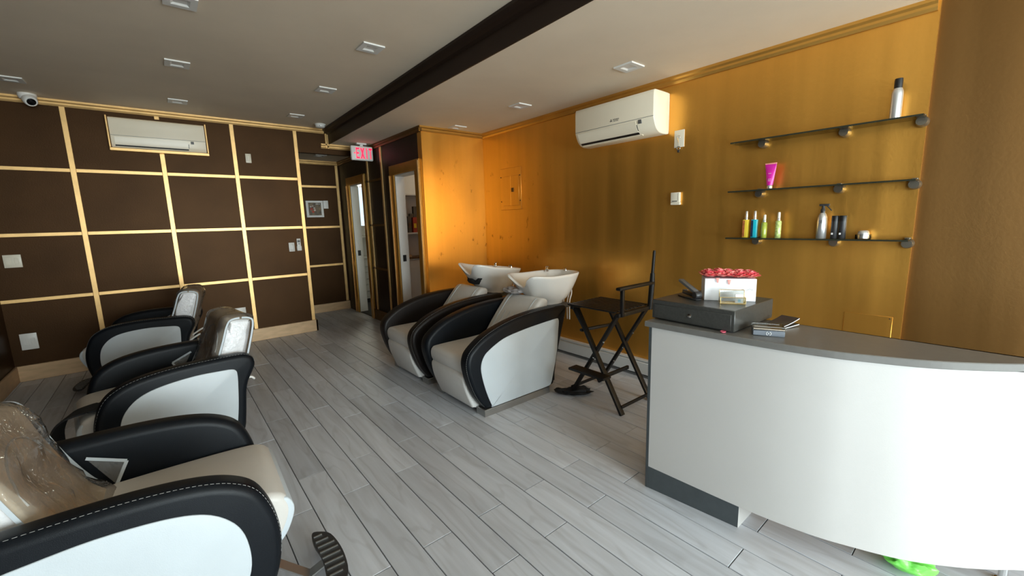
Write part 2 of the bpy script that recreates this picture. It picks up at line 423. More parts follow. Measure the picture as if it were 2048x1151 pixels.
# ceilings
bm = B(); box(bm, (XL-.1, YF-.1, ZH), (2.05, YB+.1, ZH+.1)); struct('ceiling', bm, 'ceiling', 'grey painted upper ceiling with square downlights', 'ceiling')
def xb(y): return 1.865+.019*y      # the soffit edge runs very slightly askew
bm = B(); zprism(bm, [(xb(YF-.1), YF-.1), (XR+.12, YF-.1), (XR+.12, YB+.05), (xb(YB+.05), YB+.05)], ZL, ZH+.1)
lowc = struct('ceiling', bm, 'ceiling', 'lowered ceiling on the right side above the reception and basins', 'ceiling')
bm = B(); zprism(bm, [(xb(YF)-.012, YF), (xb(YF)-.001, YF), (xb(YB)-.001, YB), (xb(YB)-.012, YB)], ZL-.004, ZH-.001)
obj('fascia_board', bm, 'fascia', lowc)
bm = B(); extrude_profile(bm, [(0, 0), (.07, 0), (.07, -.02), (.045, -.035), (.03, -.06), (0, -.068)], (xb(YF)-.012, YF, ZH-.001), (xb(YB)-.012, YB, ZH-.001), (-1, 0, 0))
obj('crown_moulding', bm, 'fascia', lowc)
bm = B(); box(bm, (1.3, YB+.1, 2.58), (XD+.1, YH+.1, 2.68)); struct('ceiling', bm, 'ceiling', 'low ceiling of the small back hallway', 'ceiling')

# back wall (brown, gold battens)
BW = .044
bm = B(); box(bm, (XL-.1, YB, 0), (1.572, YB+.1, ZH)); wb = struct('wall_back', bm, 'brown', 'dark brown back wall divided into squares by gold battens', 'wall')
VX = [-.622, .122, .830, 1.548]; HZ = [.831, 1.487, 2.138]
for x in VX:
    if abs(x-.122) < .01:
        bxo('batten', (x-BW/2, YB-.012, .165), (x+BW/2, YB, 2.36), 'batten', wb, .002, 1)
        bxo('batten', (x-BW/2, YB-.012, 2.735), (x+BW/2, YB, 2.775), 'batten', wb, .002, 1)
    else: bxo('batten', (x-BW/2, YB-.012, .165), (x+BW/2, YB, 2.775), 'batten', wb, .002, 1)
xs = [XL]+VX
for i in range(4):
    a = xs[i]+(BW/2 if i else 0); b = xs[i+1]-BW/2
    for z in HZ: bxo('batten', (a, YB-.010, z-.018), (b, YB, z+.018), 'batten', wb, .002, 1)
bm = B(); extrude_profile(bm, CROWN, (XL, YB, ZH), (xb(YB)-.06, YB, ZH), (0, -1, 0)); obj('crown_moulding', bm, 'batten', wb)
# header above the hallway opening
bm = B(); box(bm, (1.572, YB, 2.50), (XD, YB+.1, ZH)); wh = struct('wall_header', bm, 'brown', 'dark brown header wall above the hallway opening', 'wall')
bm = B(); extrude_profile(bm, CROWN, (xb(YB)-.055, YB, ZH-.06), (xb(YB)-.055, YB, ZL-.06), (0, -1, 0), (-1, 0, 0)); obj('crown_moulding', bm, 'batten', wh)
bm = B(); extrude_profile(bm, CROWN, (xb(YB)-.055-.06, YB, ZL), (XD, YB, ZL), (0, -1, 0)); obj('crown_moulding', bm, 'batten', wh)
bm = B(); box(bm, (XL, YB-.022, 0), (1.60, YB, .165), .004, 1); struct('baseboard_back', bm, 'base_wood', 'tan baseboard along the brown back wall', 'baseboard')
bm = B(); box(bm, (1.572, YB-.022, 0), (1.60, YB+.10, .165), .004, 1); struct('baseboard_back_end', bm, 'base_wood', 'tan baseboard return at the hallway corner', 'baseboard')

# left wall
LY0, LY1, LZ0, LZ1 = -3.95, -.65, .30, 2.58
bm = B(); box(bm, (XL-.1, LY1, 0), (XL, YB+.1, ZH)); box(bm, (XL-.1, YF-.1, 0), (XL, LY0, ZH)); box(bm, (XL-.1, LY0, 0), (XL, LY1, LZ0)); box(bm, (XL-.1, LY0, LZ1), (XL, LY1, ZH))
wl = struct('wall_left', bm, 'brown', 'dark brown left wall behind the styling chairs', 'wall')
bm = B(); extrude_profile(bm, CROWN, (XL, YF, ZH), (XL, YB, ZH), (1, 0, 0)); obj('crown_moulding', bm, 'batten', wl)
bm = B(); box(bm, (XL, YF, 0), (XL+.02, YB-.022, .165), .004, 1); struct('baseboard_left', bm, 'base_wood', 'tan baseboard along the left wall', 'baseboard')

# right gold wall, proud of the darker bay beside the shopfront
bm = B(); box(bm, (XR, YC, 0), (XR+.12, YG+.1, ZL)); wr = struct('wall_right', bm, 'gold', 'long glossy gold wall with basins and glass shelves', 'wall')
bm = B(); extrude_profile(bm, CROWN, (XR, YC+.01, ZL), (XR, YG, ZL), (-1, 0, 0)); obj('crown_moulding', bm, 'gold_trim', wr)
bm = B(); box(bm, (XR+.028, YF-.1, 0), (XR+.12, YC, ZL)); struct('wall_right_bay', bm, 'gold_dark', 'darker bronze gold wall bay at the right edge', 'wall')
# gold return wall at the end of the basins
bm = B(); box(bm, (XD, YG, 0), (XR, YG+.10, ZL)); wg = struct('wall_return', bm, 'gold', 'bright orange gold return wall beside the closet door', 'wall')
bm = B(); extrude_profile(bm, CROWN, (XD-.03, YG, ZL), (XR, YG, ZL), (0, -1, 0)); obj('crown_moulding', bm, 'gold_trim', wg)

# hallway wall with two door openings
D1 = (6.63, 7.20); D2 = (4.85, 5.46); DH = 2.145
bm = B()
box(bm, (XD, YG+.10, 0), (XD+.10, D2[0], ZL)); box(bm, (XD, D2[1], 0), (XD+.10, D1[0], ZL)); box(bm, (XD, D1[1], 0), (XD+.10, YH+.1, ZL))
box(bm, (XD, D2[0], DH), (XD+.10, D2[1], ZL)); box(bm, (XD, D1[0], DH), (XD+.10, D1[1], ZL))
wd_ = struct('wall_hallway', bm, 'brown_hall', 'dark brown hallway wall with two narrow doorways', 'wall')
for y, z0, z1 in ((5.86, .17, 2.57), (6.38, .17, 2.50)): bxo('batten', (XD-.014, y-.022, z0), (XD, y+.022, z1), 'batten', wd_, .002, 1)
for z in HZ:
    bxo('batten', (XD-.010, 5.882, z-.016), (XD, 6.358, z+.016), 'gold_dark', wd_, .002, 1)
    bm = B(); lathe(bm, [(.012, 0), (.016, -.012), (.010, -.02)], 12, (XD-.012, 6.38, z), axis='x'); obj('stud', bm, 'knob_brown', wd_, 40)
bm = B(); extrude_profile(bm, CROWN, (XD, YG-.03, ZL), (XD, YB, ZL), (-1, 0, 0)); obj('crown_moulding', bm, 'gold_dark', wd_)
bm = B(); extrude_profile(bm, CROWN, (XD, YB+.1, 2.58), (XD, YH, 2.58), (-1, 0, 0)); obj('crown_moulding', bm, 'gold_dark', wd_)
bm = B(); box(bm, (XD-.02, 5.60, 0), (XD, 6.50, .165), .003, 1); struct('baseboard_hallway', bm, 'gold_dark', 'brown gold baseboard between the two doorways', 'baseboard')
for i, (a, b) in enumerate((D1, D2)):
    lab = ['gold casing around the far bathroom doorway', 'gold casing around the near closet doorway'][i]
    t = tag(thing('door_%d' % (i+1), lab, 'door frame', (XD, (a+b)/2, 0)), kind='structure')
    cy = (a+b)/2; c = .125
    for y0, y1 in ((a-c, a), (b, b+c)):
        p = bxo('casing', (-.022, y0-cy, 0), (.0, y1-cy, DH), 'gold_trim', t, .003, 1)
        e0 = y0-cy if y0 < a else y1-cy-.028
        bxo('casing_bead', (-.034, e0, 0), (-.022, e0+.028, DH+(.0 if y0 >= a else .11)), 'batten', p, .004, 1)
    bxo('casing', (-.022, a-c-cy, DH), (.0, b+c-cy, DH+.125), 'gold_trim', t, .003, 1)
    for y0, y1 in ((a, a+.018), (b-.018, b)):
        bxo('jamb', (.0, y0-cy, 0), (.13, y1-cy, DH), 'white_paint', t, .002, 1)
    bxo('jamb', (.0, a-cy+.018, DH-.018), (.13, b-cy-.018, DH), 'white_paint', t, .002, 1)
    sp = bxo('strike_plate', (.035, b-.0225-cy, .98), (.085, b-.018-cy, 1.07), 'black', t, .002, 1)
    bxo('threshold', (.0, a-cy, 0), (.13, b-cy, .012), 'black_wood', t, .003, 1)

# hallway end wall
bm = B(); box(bm, (1.2, YH, 0), (XD+.02, YH+.1, 2.68)); we = struct('wall_hallway_end', bm, 'brown', 'dark brown wall at the end of the hallway', 'wall')
bxo('batten', (2.468-.022, YH-.012, .15), (2.468+.022, YH, 2.52), 'batten', we, .002, 1)
for z in (.82, 1.477, 2.157): bxo('batten', (1.3, YH-.01, z-.018), (2.446, YH, z+.018), 'batten', we, .002, 1)
bm = B(); extrude_profile(bm, CROWN, (1.3, YH, 2.58), (XD, YH, 2.58), (0, -1, 0)); obj('crown_moulding', bm, 'batten', we)
bm = B(); box(bm, (1.3, YH-.02, 0), (XD, YH, .145), .004, 1); struct('baseboard_hallway_end', bm, 'base_wood', 'tan baseboard at the end of the hallway', 'baseboard')
bm = B(); box(bm, (1.2, YB+.1, 0), (1.3, YH, 2.68)); struct('wall_hallway_left', bm, 'brown', 'hidden left side wall of the hallway', 'wall')

# rooms behind the doors
bm = B(); box(bm, (XD+.1, 5.98, 0), (4.5, 6.08, ZL)); struct('wall_bathroom_near', bm, 'white_paint', 'pale partition between bathroom and closet', 'wall')
bm = B(); box(bm, (4.5, 5.98, 0), (4.6, 8.4, ZL)); struct('wall_bathroom_right', bm, 'white_paint', 'hidden right wall of the bathroom', 'wall')
bm = B(); box(bm, (XD+.1, YH+.1, 0), (XD+.2, 8.3, ZL)); struct('wall_bathroom_left', bm, 'white_paint', 'hidden left wall of the bathroom', 'wall')
bm = B(); box(bm, (XD+.1, 8.3, 0), (3.0, 8.4, ZL)); box(bm, (3.52, 8.3, 0), (4.5, 8.4, ZL)); box(bm, (3.0, 8.3, 0), (3.52, 8.4, 1.45)); box(bm, (3.0, 8.3, 2.25), (3.52, 8.4, ZL))
struct('wall_bathroom_back', bm, 'white_paint', 'pale bathroom wall around the small window', 'wall')
bm = B(); box(bm, (XD+.1, 6.08, ZL), (4.5, 8.3, ZL+.05)); struct('ceiling', bm, 'ceiling', 'ceiling of the bathroom', 'ceiling')
bm = B()
box(bm, (XD+.1, 5.92, 0), (3.55, 5.975, ZL)); struct('wall_closet_back', bm, 'white_paint', 'pale grey wall behind the closet shelves', 'wall')
bm = B(); box(bm, (3.55, YG+.10, 0), (3.65, 5.975, ZL)); struct('wall_closet_right', bm, 'white_paint', 'hidden right wall of the closet', 'wall')
bm = B(); box(bm, (XD+.1, YG+.10, ZL), (3.65, 5.975, ZL+.05)); struct('ceiling', bm, 'ceiling', 'ceiling of the closet', 'ceiling')
bm = B(); box(bm, (XD+.0, YG+.1, -.05), (4.5, 8.3, 0.0)); struct('floor_rear', bm, 'grout', 'dark floor of the bathroom and closet', 'floor')

# shopfront behind the camera
bm = B()
WX0, WX1, WZ0, WZ1 = -.50, 3.26, .30, 2.58
box(bm, (XL-.1, YF-.1, 0), (WX0, YF, ZH)); box(bm, (WX1, YF-.1, 0), (XR+.12, YF, ZH)); box(bm, (WX0, YF-.1, 0), (WX1, YF, WZ0)); box(bm, (WX0, YF-.1, WZ1), (WX1, YF, ZH))
struct('wall_front', bm, 'white_paint', 'shopfront wall with a large window behind the camera', 'wall')
win = tag(thing('window_1', 'large shop window lighting the salon from behind', 'window', (WX0, YF-.05, WZ0)), kind='structure')
W_, H_ = WX1-WX0, WZ1-WZ0
for lo, hi in (((0, -.03, 0), (W_, .03, .05)), ((0, -.03, H_-.05), (W_, .03, H_)), ((0, -.03, .05), (.05, .03, H_-.05)), ((W_-.05, -.03, .05), (W_, .03, H_-.05)),
               ((W_/3-.02, -.03, .05), (W_/3+.02, .03, H_-.05)), ((2*W_/3-.02, -.03, .05), (2*W_/3+.02, .03, H_-.05))):
    bxo('window_frame', lo, hi, 'black', win)
for i in range(3): bxo('pane', (W_/3*i+.02, -.004, .05), (W_/3*(i+1)-.02, .004, H_-.05), 'window_glass', win)

win = tag(thing('fill_window', 'added wide side window behind the camera, giving fill light from the left', 'window', (XL-.05, LY0, LZ0)), kind='structure')  # unseen window, added to throw more light on desk front and gold wall
W_, H_ = LY1-LY0, LZ1-LZ0
for lo, hi in (((-.03, 0, 0), (.03, W_, .05)), ((-.03, 0, H_-.05), (.03, W_, H_)), ((-.03, 0, .05), (.03, .05, H_-.05)), ((-.03, W_-.05, .05), (.03, W_, H_-.05)),
               ((-.03, W_/3-.02, .05), (.03, W_/3+.02, H_-.05)), ((-.03, 2*W_/3-.02, .05), (.03, 2*W_/3+.02, H_-.05))):
    bxo('window_frame', lo, hi, 'black', win)
for i in range(3): bxo('pane', (-.004, W_/3*i+.02, .05), (.004, W_/3*(i+1)-.02, H_-.05), 'window_glass', win)

# baseboard heater along the gold wall
t = thing('baseboard_heater', 'white metal baseboard heater running along the gold wall', 'heater', (XR, 2.35, 0))
bxo('cover', (-.062, -1.0, .03), (-.004, 1.0, .145), 'heater', t, .004, 1); bxo('top_cap', (-.05, -1.0, .150), (-.004, 1.0, .168), 'heater', t, .003, 1)
bxo('back_plate', (-.004, -1.0, 0), (0, 1.0, .16), 'grey_vent', t); bxo('damper', (-.058, -1.0, .0), (-.01, 1.0, .022), 'grey_vent', t)

# ------------------------------------------------------------------ ceiling fittings
def downlight(x, y, z, label):
    t = thing('downlight', label, 'downlight', (x, y, z), 0, 'square recessed downlights')
    s, q = .082, .046
    bm = B()
    for lo, hi in (((-s, -s, -.010), (s, -q, 0)), ((-s, q, -.010), (s, s, 0)), ((-s, -q, -.010), (-q, q, 0)), ((q, -q, -.010), (s, q, 0))): box(bm, lo, hi)
    obj('trim_frame', bm, 'lamp_glass', t)
    bm = B()
    A = [(-q, -q, -.010), (q, -q, -.010), (q, q, -.010), (-q, q, -.010)]; q2 = .034; C = [(-q2, -q2, -.001), (q2, -q2, -.001), (q2, q2, -.001), (-q2, q2, -.001)]
    a = [bm.verts.new(p) for p in A]; c = [bm.verts.new(p) for p in C]
    for k in range(4): bm.faces.new((a[k], a[(k+1) % 4], c[(k+1) % 4], c[k]))
    bm.faces.new(c)
    obj('lens', bm, 'white_plastic', t)
downlight(1.40, 3.315, ZH, 'square downlight in the upper ceiling nearest the dark soffit and the camera')
downlight(1.428, 4.55, ZH, 'square downlight beside the dark soffit, second of its row')
downlight(1.434, 5.786, ZH, 'square downlight close to the smoke detector')
downlight(.269, 4.52, ZH, 'square downlight alone in the middle of the grey upper ceiling')
downlight(.304, 5.80, ZH, 'square downlight above the framed wall air conditioner')
downlight(-.841, 5.74, ZH, 'square downlight at the left edge beside the security camera')
downlight(.254, 3.31, ZH, 'square downlight cut by the top edge of the picture')
downlight(2.89, 2.035, ZL, 'square downlight in the lowered ceiling, largest one near the gold wall')
downlight(2.915, 3.33, ZL, 'square downlight in the lowered ceiling above the near basin')
downlight(2.91, 4.485, ZL, 'square downlight in the lowered ceiling by the orange corner')
downlight(2.05, 7.1, 2.58, 'small downlight in the dark hallway ceiling')

t = thing('smoke_detector', 'round white smoke detector on the ceiling by the soffit', 'smoke detector', (1.80, 6.09, ZH))
bm = B(); lathe(bm, [(.066, 0), (.068, -.012), (.064, -.016)], 28); obj('base', bm, 'white_plastic', t, 40)
bm = B(); lathe(bm, [(.060, -.016), (.058, -.036), (.046, -.046), (.012, -.048)], 28); obj('cap', bm, 'white_plastic', t, 40)
bxo('status_light', (-.03, -.058, -.034), (-.02, -.054, -.028), 'dark_plastic', t)

t = thing('security_camera', 'white dome security camera with a black lens on the ceiling', 'camera', (-.83, 6.27, ZH))
bm = B(); lathe(bm, [(.065, 0), (.067, -.02), (.058, -.045), (.045, -.055)], 28); obj('mount', bm, 'white_plastic', t, 40)
hd = B(); lathe(hd, [(.02, -.060), (.040, -.05), (.052, -.02), (.052, .02), (.048, .045), (.042, .052)], 28)
bmesh.ops.transform(hd, matrix=Matrix.Translation((.015, -.035, -.058)) @ Vector((.30, -.80, -.52)).to_track_quat('Z', 'Y').to_matrix().to_4x4(), verts=hd.verts)
ho = obj('head', hd, 'white_plastic', t, 40)
hd = B(); lathe(hd, [(.032, .050), (.032, .056), (.018, .060)], 24)
bmesh.ops.transform(hd, matrix=Matrix.Translation((.015, -.035, -.058)) @ Vector((.30, -.80, -.52)).to_track_quat('Z', 'Y').to_matrix().to_4x4(), verts=hd.verts)
obj('lens', hd, 'lens_dark', ho, 40)

# exit sign
t = thing('exit_sign', 'white exit sign with glowing red letters hanging from the ceiling', 'sign', (2.325, 6.08, ZL))
bxo('canopy', (-.07, -.03, -.022), (.07, .03, 0), 'exit_white', t, .004, 1)
bxo('stem', (-.02, -.012, -.04), (.02, .012, -.022), 'exit_white', t)
hs = bxo('housing', (-.155, -.025, -.238), (.155, .025, -.04), 'exit_white', t, .016, 3)
LET = {'E': [((0, 0), (.22, 1)), ((0, .84), (1, 1)), ((0, .43), (.82, .58)), ((0, 0), (1, .16))], 'I': [((.3, 0), (.7, 1))], 'T': [((0, .84), (1, 1)), ((.38, 0), (.62, 1))]}
lx = -.088; lh = .145; z0 = -.212
for ch, wd in (('E', .048), ('X', .060), ('I', .036), ('T', .050)):
    bm = B()
    if ch == 'X':
        for s in (0, 1):
            a = (lx+.010+(wd-.02)*s, -.0265, z0); b = (lx+.010+(wd-.02)*(1-s), -.0265, z0+lh)
            p = [(a[0]-.010, a[2]), (a[0]+.010, a[2]), (b[0]+.010, b[2]), (b[0]-.010, b[2])]
            va = [bm.verts.new((q[0], -.0275-.0003*s, q[1])) for q in p]; vb = [bm.verts.new((q[0], -.0245, q[1])) for q in p]
            for k in range(4): bm.faces.new((va[k], va[(k+1) % 4], vb[(k+1) % 4], vb[k]))
            bm.faces.new(va); bm.faces.new(vb[::-1])
    else:
        for (x0, y0), (x1, y1) in LET[ch]: box(bm, (lx+x0*wd, -.0275, z0+y0*lh), (lx+x1*wd, -.0245, z0+y1*lh))
    obj('letter', bm, 'exit_red', hs); lx += wd+.012
bm = B(); v = [bm.verts.new((-.122, y, -.140)) for y in (-.0275, -.0245)]+[bm.verts.new((-.102, y, z)) for z in (-.127, -.153) for y in (-.0275, -.0245)]
bm.faces.new((v[0], v[2], v[4])); bm.faces.new((v[1], v[5], v[3])); bm.faces.new((v[0], v[1], v[3], v[2])); bm.faces.new((v[0], v[4], v[5], v[1])); bm.faces.new((v[2], v[3], v[5], v[4]))
obj('chevron', bm, 'exit_red', hs)

# ------------------------------------------------------------------ air conditioners
def ac_unit(t, W, Hh, D, mat, logo=True):
    """length along local x, front towards -y, bottom z=0; wall plane at y=0"""
    prof = spline([(0, .05), (-.004, .012), (-.022, 0), (-D*.55, 0), (-D*.82, .035), (-D*.98, .105), (-D, .13), (-D, .20), (-D, Hh-.03), (-D+.010, Hh-.008), (-D+.03, Hh), (-.025, Hh), (-.004, Hh-.012), (0, Hh-.05)], 5)
    def slab(name, x0, x1, pr, m, par, r=.006):
        bm = B(); rprism(bm, pr, x0, x1, min(r, D*.06), 3)
        bmesh.ops.transform(bm, matrix=Matrix(((0, 1, 0, 0), (1, 0, 0, 0), (0, 0, 1, 0), (0, 0, 0, 1))), verts=bm.verts)
        return obj(name, bm, m, par, 35)
    body = slab('body', -W/2, W/2, prof, mat, t, .008)
    bxo('panel_seam', (-W/2+.004, -D-.0012, .122), (W/2-.004, -D+.01, .125), 'grey_vent', body)
    cv = spline([(-D*.50, .0), (-D*.60, .002), (-D*.70, .0125), (-D*.82, .035), (-D*.92, .068), (-D*.98, .105), (-D, .118)], 6, False)
    def strip(name, a, b, x0, x1, off, m):
        pts = cv[a:b]; n = len(pts); q = []
        for i in range(n):
            tt = (pts[min(i+1, n-1)]-pts[max(i-1, 0)]).normalized(); q.append(Vector((tt.y, -tt.x, 0)))
        sg = 1 if q[n//2].x < 0 else -1
        poly = [p+d*sg*off for p, d in zip(pts, q)]+[p-d*sg*.008 for p, d in zip(pts, q)][::-1]
        bm = B(); rings = [[bm.verts.new((x, p.x, p.y)) for p in poly] for x in (x0, x1)]; k2 = len(poly)
        for k in range(k2): bm.faces.new((rings[0][k], rings[0][(k+1) % k2], rings[1][(k+1) % k2], rings[1][k]))
        bm.faces.new(rings[0]); bm.faces.new(rings[1])
        return obj(name, bm, m, t, 35)
    strip('louvre', 17, 32, -W/2+.03, W/2-.17, .005, mat)
    strip('outlet_gap', 12, 17, -W/2+.03, W/2-.17, .0015, 'black')
    strip('outlet_lip', 7, 12, -W/2+.03, W/2-.15, .004, mat)
    strip('louvre_end', 18, 27, W/2-.169, W/2-.164, .0018, 'black')
    bxo('sensor_window', (W/2-.145, -D-.0005, .085), (W/2-.115, -D*.93, .115), 'grey_vent', t)
    if logo:
        mk = B()
        for dx, dz in ((0, .011), (-.0065, 0), (.0065, 0)):
            p = [(dx, dz+.0056), (dx+.0065, dz), (dx, dz-.0056), (dx-.0065, dz)]
            va = [mk.verts.new((q[0], -D-.0012, q[1]+.155)) for q in p]; vb = [mk.verts.new((q[0], -D+.001, q[1]+.155)) for q in p]
            mk.faces.new(va); mk.faces.new(vb[::-1])
            for k in range(4): mk.faces.new((va[k], va[(k+1) % 4], vb[(k+1) % 4], vb[k]))
        obj('logo_mark', mk, 'dark_plastic', body)
        text_mesh('logo_text', 'MITSUBISHI\nELECTRIC', .0125, 'dark_plastic', body, axes((1, 0, 0), (0, 0, 1), (0, -1, 0), (.052, -D-.0006, .158)))
    return body
t = thing('air_conditioner', 'cream split air conditioner mounted high on the gold wall', 'air conditioner', (XR, 2.41, 2.185), -PI/2)
ac_unit(t, .84, .33, .24, 'ac_white')
t = thing('air_conditioner', 'white split air conditioner in a gold frame on the brown wall', 'air conditioner', (.128, YB, 2.40), 0)
ac_unit(t, .835, .315, .06, 'ac_white', False)
bxo('frame_board', (-.437, -.075, -.04), (.437, 0, -.008), 'batten', t, .003, 1); bxo('frame_board', (-.437, -.075, -.008), (-.422, 0, .322), 'batten', t, .003, 1); bxo('frame_board', (.422, -.075, -.008), (.437, 0, .322), 'batten', t, .003, 1)

# ------------------------------------------------------------------ wall plates
def plate(name, label, cat, c, wd, ht, face, mat, kind='outlet', group=None):
    """face: 'y' -> on a wall facing -y, 'x' -> on a wall facing -x"""
    t = thing(name, label, cat, c, 0 if face == 'y' else -PI/2, group)
    bxo('cover_plate', (-wd/2, -.007, -ht/2), (wd/2, 0, ht/2), mat, t, .003, 2)
    if kind == 'outlet2':
        for sx in (-wd*.22, wd*.22): bxo('socket', (sx-.016, -.010, -.033), (sx+.016, -.006, .033), mat, t, .003, 1)
    elif kind == 'switch':
        bxo('rocker', (-.016, -.012, -.033), (.016, -.006, .033), mat, t, .003, 1)
    elif kind == 'blank':
        for z in (-.4, .4):
            bm = B(); lathe(bm, [(.004, -.006), (.004, -.0085)], 10, (0, 0, z*ht), axis='y'); obj('screw', bm, 'steel', t)
    return t
plate('wall_switch', 'small white plate high on the brown wall right of the framed air conditioner', 'switch', (.976, YB, 2.373), .062, .112, 'y', 'ivory_plastic', 'switch')
plate('light_switch', 'white rocker switch left of the remote control near the hallway', 'switch', (1.366, YB, 1.222), .072, .122, 'y', 'white_plastic', 'switch')
plate('wall_outlet', 'white double outlet low on the brown wall behind the wrapped chair', 'outlet', (.676, YB, .405), .125, .14, 'y', 'white_plastic', 'outlet2')
plate('wall_outlet', 'pale double switch plate at mid height on the far left', 'outlet', (-1.168, YB, 1.232), .122, .128, 'y', 'ivory_plastic', 'outlet2')
plate('wall_outlet', 'pale double outlet low in the dark left corner', 'outlet', (-1.172, YB, .407), .12, .168, 'y', 'white_plastic', 'outlet2')
t = thing('remote_control', 'white air conditioner remote in a wall holder', 'remote control', (1.457, YB, 1.252))
bxo('holder', (-.030, -.022, -.085), (.030, 0, -.02), 'white_plastic', t, .004, 1); rm = bxo('remote_body', (-.025, -.020, -.075), (.025, -.004, .082), 'white_plastic', t, .005, 2)
bxo('display', (-.017, -.0215, .03), (.017, -.019, .06), 'grey_vent', rm); bxo('button', (-.008, -.0225, .005), (.008, -.019, .016), 'dark_plastic', rm)
t = thing('framed_picture', 'small square picture in a white frame at the hallway end', 'picture', (2.058, YH, 1.783))
for lo, hi in (((-.138, -.025, -.138), (.138, 0, -.105)), ((-.138, -.025, .105), (.138, 0, .138)), ((-.138, -.025, -.105), (-.100, 0, .105)), ((.100, -.025, -.105), (.138, 0, .105))): bxo('frame_bar', lo, hi, 'white_plastic', t, .003, 1)
pc = bxo('print', (-.10, -.012, -.105), (.10, -.004, .105), 'picture', t)
for (x, z, r) in ((-.05, .0, .022), (-.03, -.045, .020), (-.005, .015, .015), (.0, -.02, .016), (-.06, .04, .014), (-.03, .05, .012)):
    bm = B(); lathe(bm, [(r, -.0121), (r*.8, -.0135), (.001, -.014)], 14, (x, 0, z), axis='y'); obj('print_spot', bm, 'picture_pale' if r < .0165 else 'carton_red', pc, 40)
for x in (.03, .052, .078): bxo('print_lettering', (x-.006, -.0135, .075), (x+.006, -.0118, .094), 'paper', pc)
plate('light_switch', 'white rocker switch right beside the small framed picture', 'switch', (2.246, YH, 1.857), .078, .135, 'y', 'white_plastic', 'switch')
# gold wall fittings
t = plate('wall_plate', 'white blank plate with a hanging hook right of the air conditioner', 'wall plate', (XR, 1.893, 2.135), .088, .138, 'x', 'ivory_plastic', 'none')
bm = B(); tube(bm, [(.012*math.cos(a), -.012, .012+.012*math.sin(a)) for a in [i*PI/8 for i in range(-2, 11)]]+[(0, -.012, -.03)], .0022, 6); obj('hook', bm, 'chrome', t, 40)
t = thing('key_ring', 'small dark key fob hanging from the hook plate', 'key ring', (XR-.014, 1.893, 2.058))
bm = B(); tube(bm, [(0, .014*math.cos(a), .014*math.sin(a)) for a in [i*2*PI/16 for i in range(16)]], .003, 6, True); obj('ring', bm, 'steel', t, 40)
bxo('fob', (-.003, -.010, -.034), (.003, .010, -.012), 'dark_plastic', t, .002, 1)
bm = B(); tube(bm, [(0, 0, .014), (0, 0, .05)], .0016, 6); obj('chain', bm, 'chrome', t)
t = thing('thermostat', 'small white thermostat box on the gold wall below the hook plate', 'thermostat', (XR, 1.902, 1.648), -PI/2)
bxo('back_box', (-.042, -.022, -.052), (.042, 0, -.030), 'ivory_plastic', t, .003, 1); bd = bxo('body', (-.040, -.026, -.030), (.040, 0, .052), 'ivory_plastic', t, .004, 2)
bxo('slider_slot', (-.026, -.0275, -.024), (.020, -.0255, -.018), 'dark_plastic', bd); bxo('cover_seam', (.026, -.0272, -.018), (.028, -.0255, .045), 'grey_vent', bd)
t = thing('electrical_panel', 'gold painted electrical panel with a small door near the corner', 'electrical panel', (XR, 4.10, 1.89), -PI/2)
bxo('cover', (-.20, -.010, -.255), (.20, 0, .255), 'gold', t, .004, 1); dr = bxo('door', (-.145, -.017, -.205), (.165, -.010, .155), 'gold', t, .003, 1)
bxo('door_rib', (.005, -.0205, -.205), (.012, -.017, .155), 'gold', dr); lt = bxo('latch', (.03, -.024, -.04), (.07, -.017, .01), 'gold_dark', dr, .002, 1); bxo('latch_slot', (.04, -.0255, -.018), (.06, -.0238, -.01), 'knob_brown', lt)
for x in (-.182, .182):
    for z in (-.15, .15):
        bm = B(); lathe(bm, [(.007, -.010), (.007, -.014), (.003, -.015)], 10, (x, 0, z), axis='y'); obj('screw', bm, 'knob_brown', t, 40)
t = thing('access_panel', 'flush gold access cover low on the wall behind the desk', 'access panel', (XR, .568, .68), -PI/2)
bxo('cover', (-.12, -.003, -.17), (.12, 0, .17), 'gold', t, .001, 1); bm = B(); lathe(bm, [(.004, -.003), (.004, -.006)], 10, (.108, 0, .158), axis='y'); obj('screw', bm, 'chrome', t)

# ------------------------------------------------------------------ glass shelves and bottles
SHZ = [2.008, 1.662, 1.322]
names = ['top glass shelf holding the silver spray can', 'middle glass shelf holding the magenta tube', 'bottom glass shelf holding the row of small bottles']
for z, lab in zip(SHZ, names):
    t = thing('glass_shelf', lab, 'shelf', (XR, .912, z), 0, 'glass wall shelves')
    pn = bxo('glass_pane', (-.138, -.508, 0), (-.004, .508, .010), 'shelf_glass', t)
    bxo('polished_edge', (-.1405, -.508, .0003), (-.1383, .508, .0097), 'glass_edge', pn)
    for y in (-.492, -.14, .328):
        bk = B(); lathe(bk, [(.029, 0), (.029, -.045), (.024, -.058), (.002, -.058)], 20, (0, y, -.016), axis='x'); br = obj('bracket', bk, 'brushed', t, 40)
        bxo('clamp', (-.05, y-.014, .0105), (0, y+.014, .020), 'brushed', br, .003, 1)
def on_shelf(name, label, cat, y, i, x=-.07, group=None, rz=0):
    return thing(name, label, cat, (XR+x, y, SHZ[i]+.0102), rz, group)
t = on_shelf('spray_can', 'tall silver aerosol can with a black cap on the top shelf', 'spray can', .533, 0)
bm = B(); lathe(bm, [(.024, 0), (.0265, .003), (.0265, .138), (.0255, .150), (.021, .165), (.0185, .170)], 28); obj('can', bm, 'silver', t, 35)
bm = B(); lathe(bm, [(.0192, .170), (.0192, .212), (.018, .222), (.004, .2235)], 24); obj('cap', bm, 'black', t, 35)
t = on_shelf('cosmetic_tube', 'magenta squeeze tube standing on its cap on the middle shelf', 'tube', 1.165, 1)
bm = B(); lathe(bm, [(.0155, 0), (.017, .004), (.017, .024), (.015, .027)], 22); obj('cap', bm, 'silver', t, 35)
bm = B(); rings = []
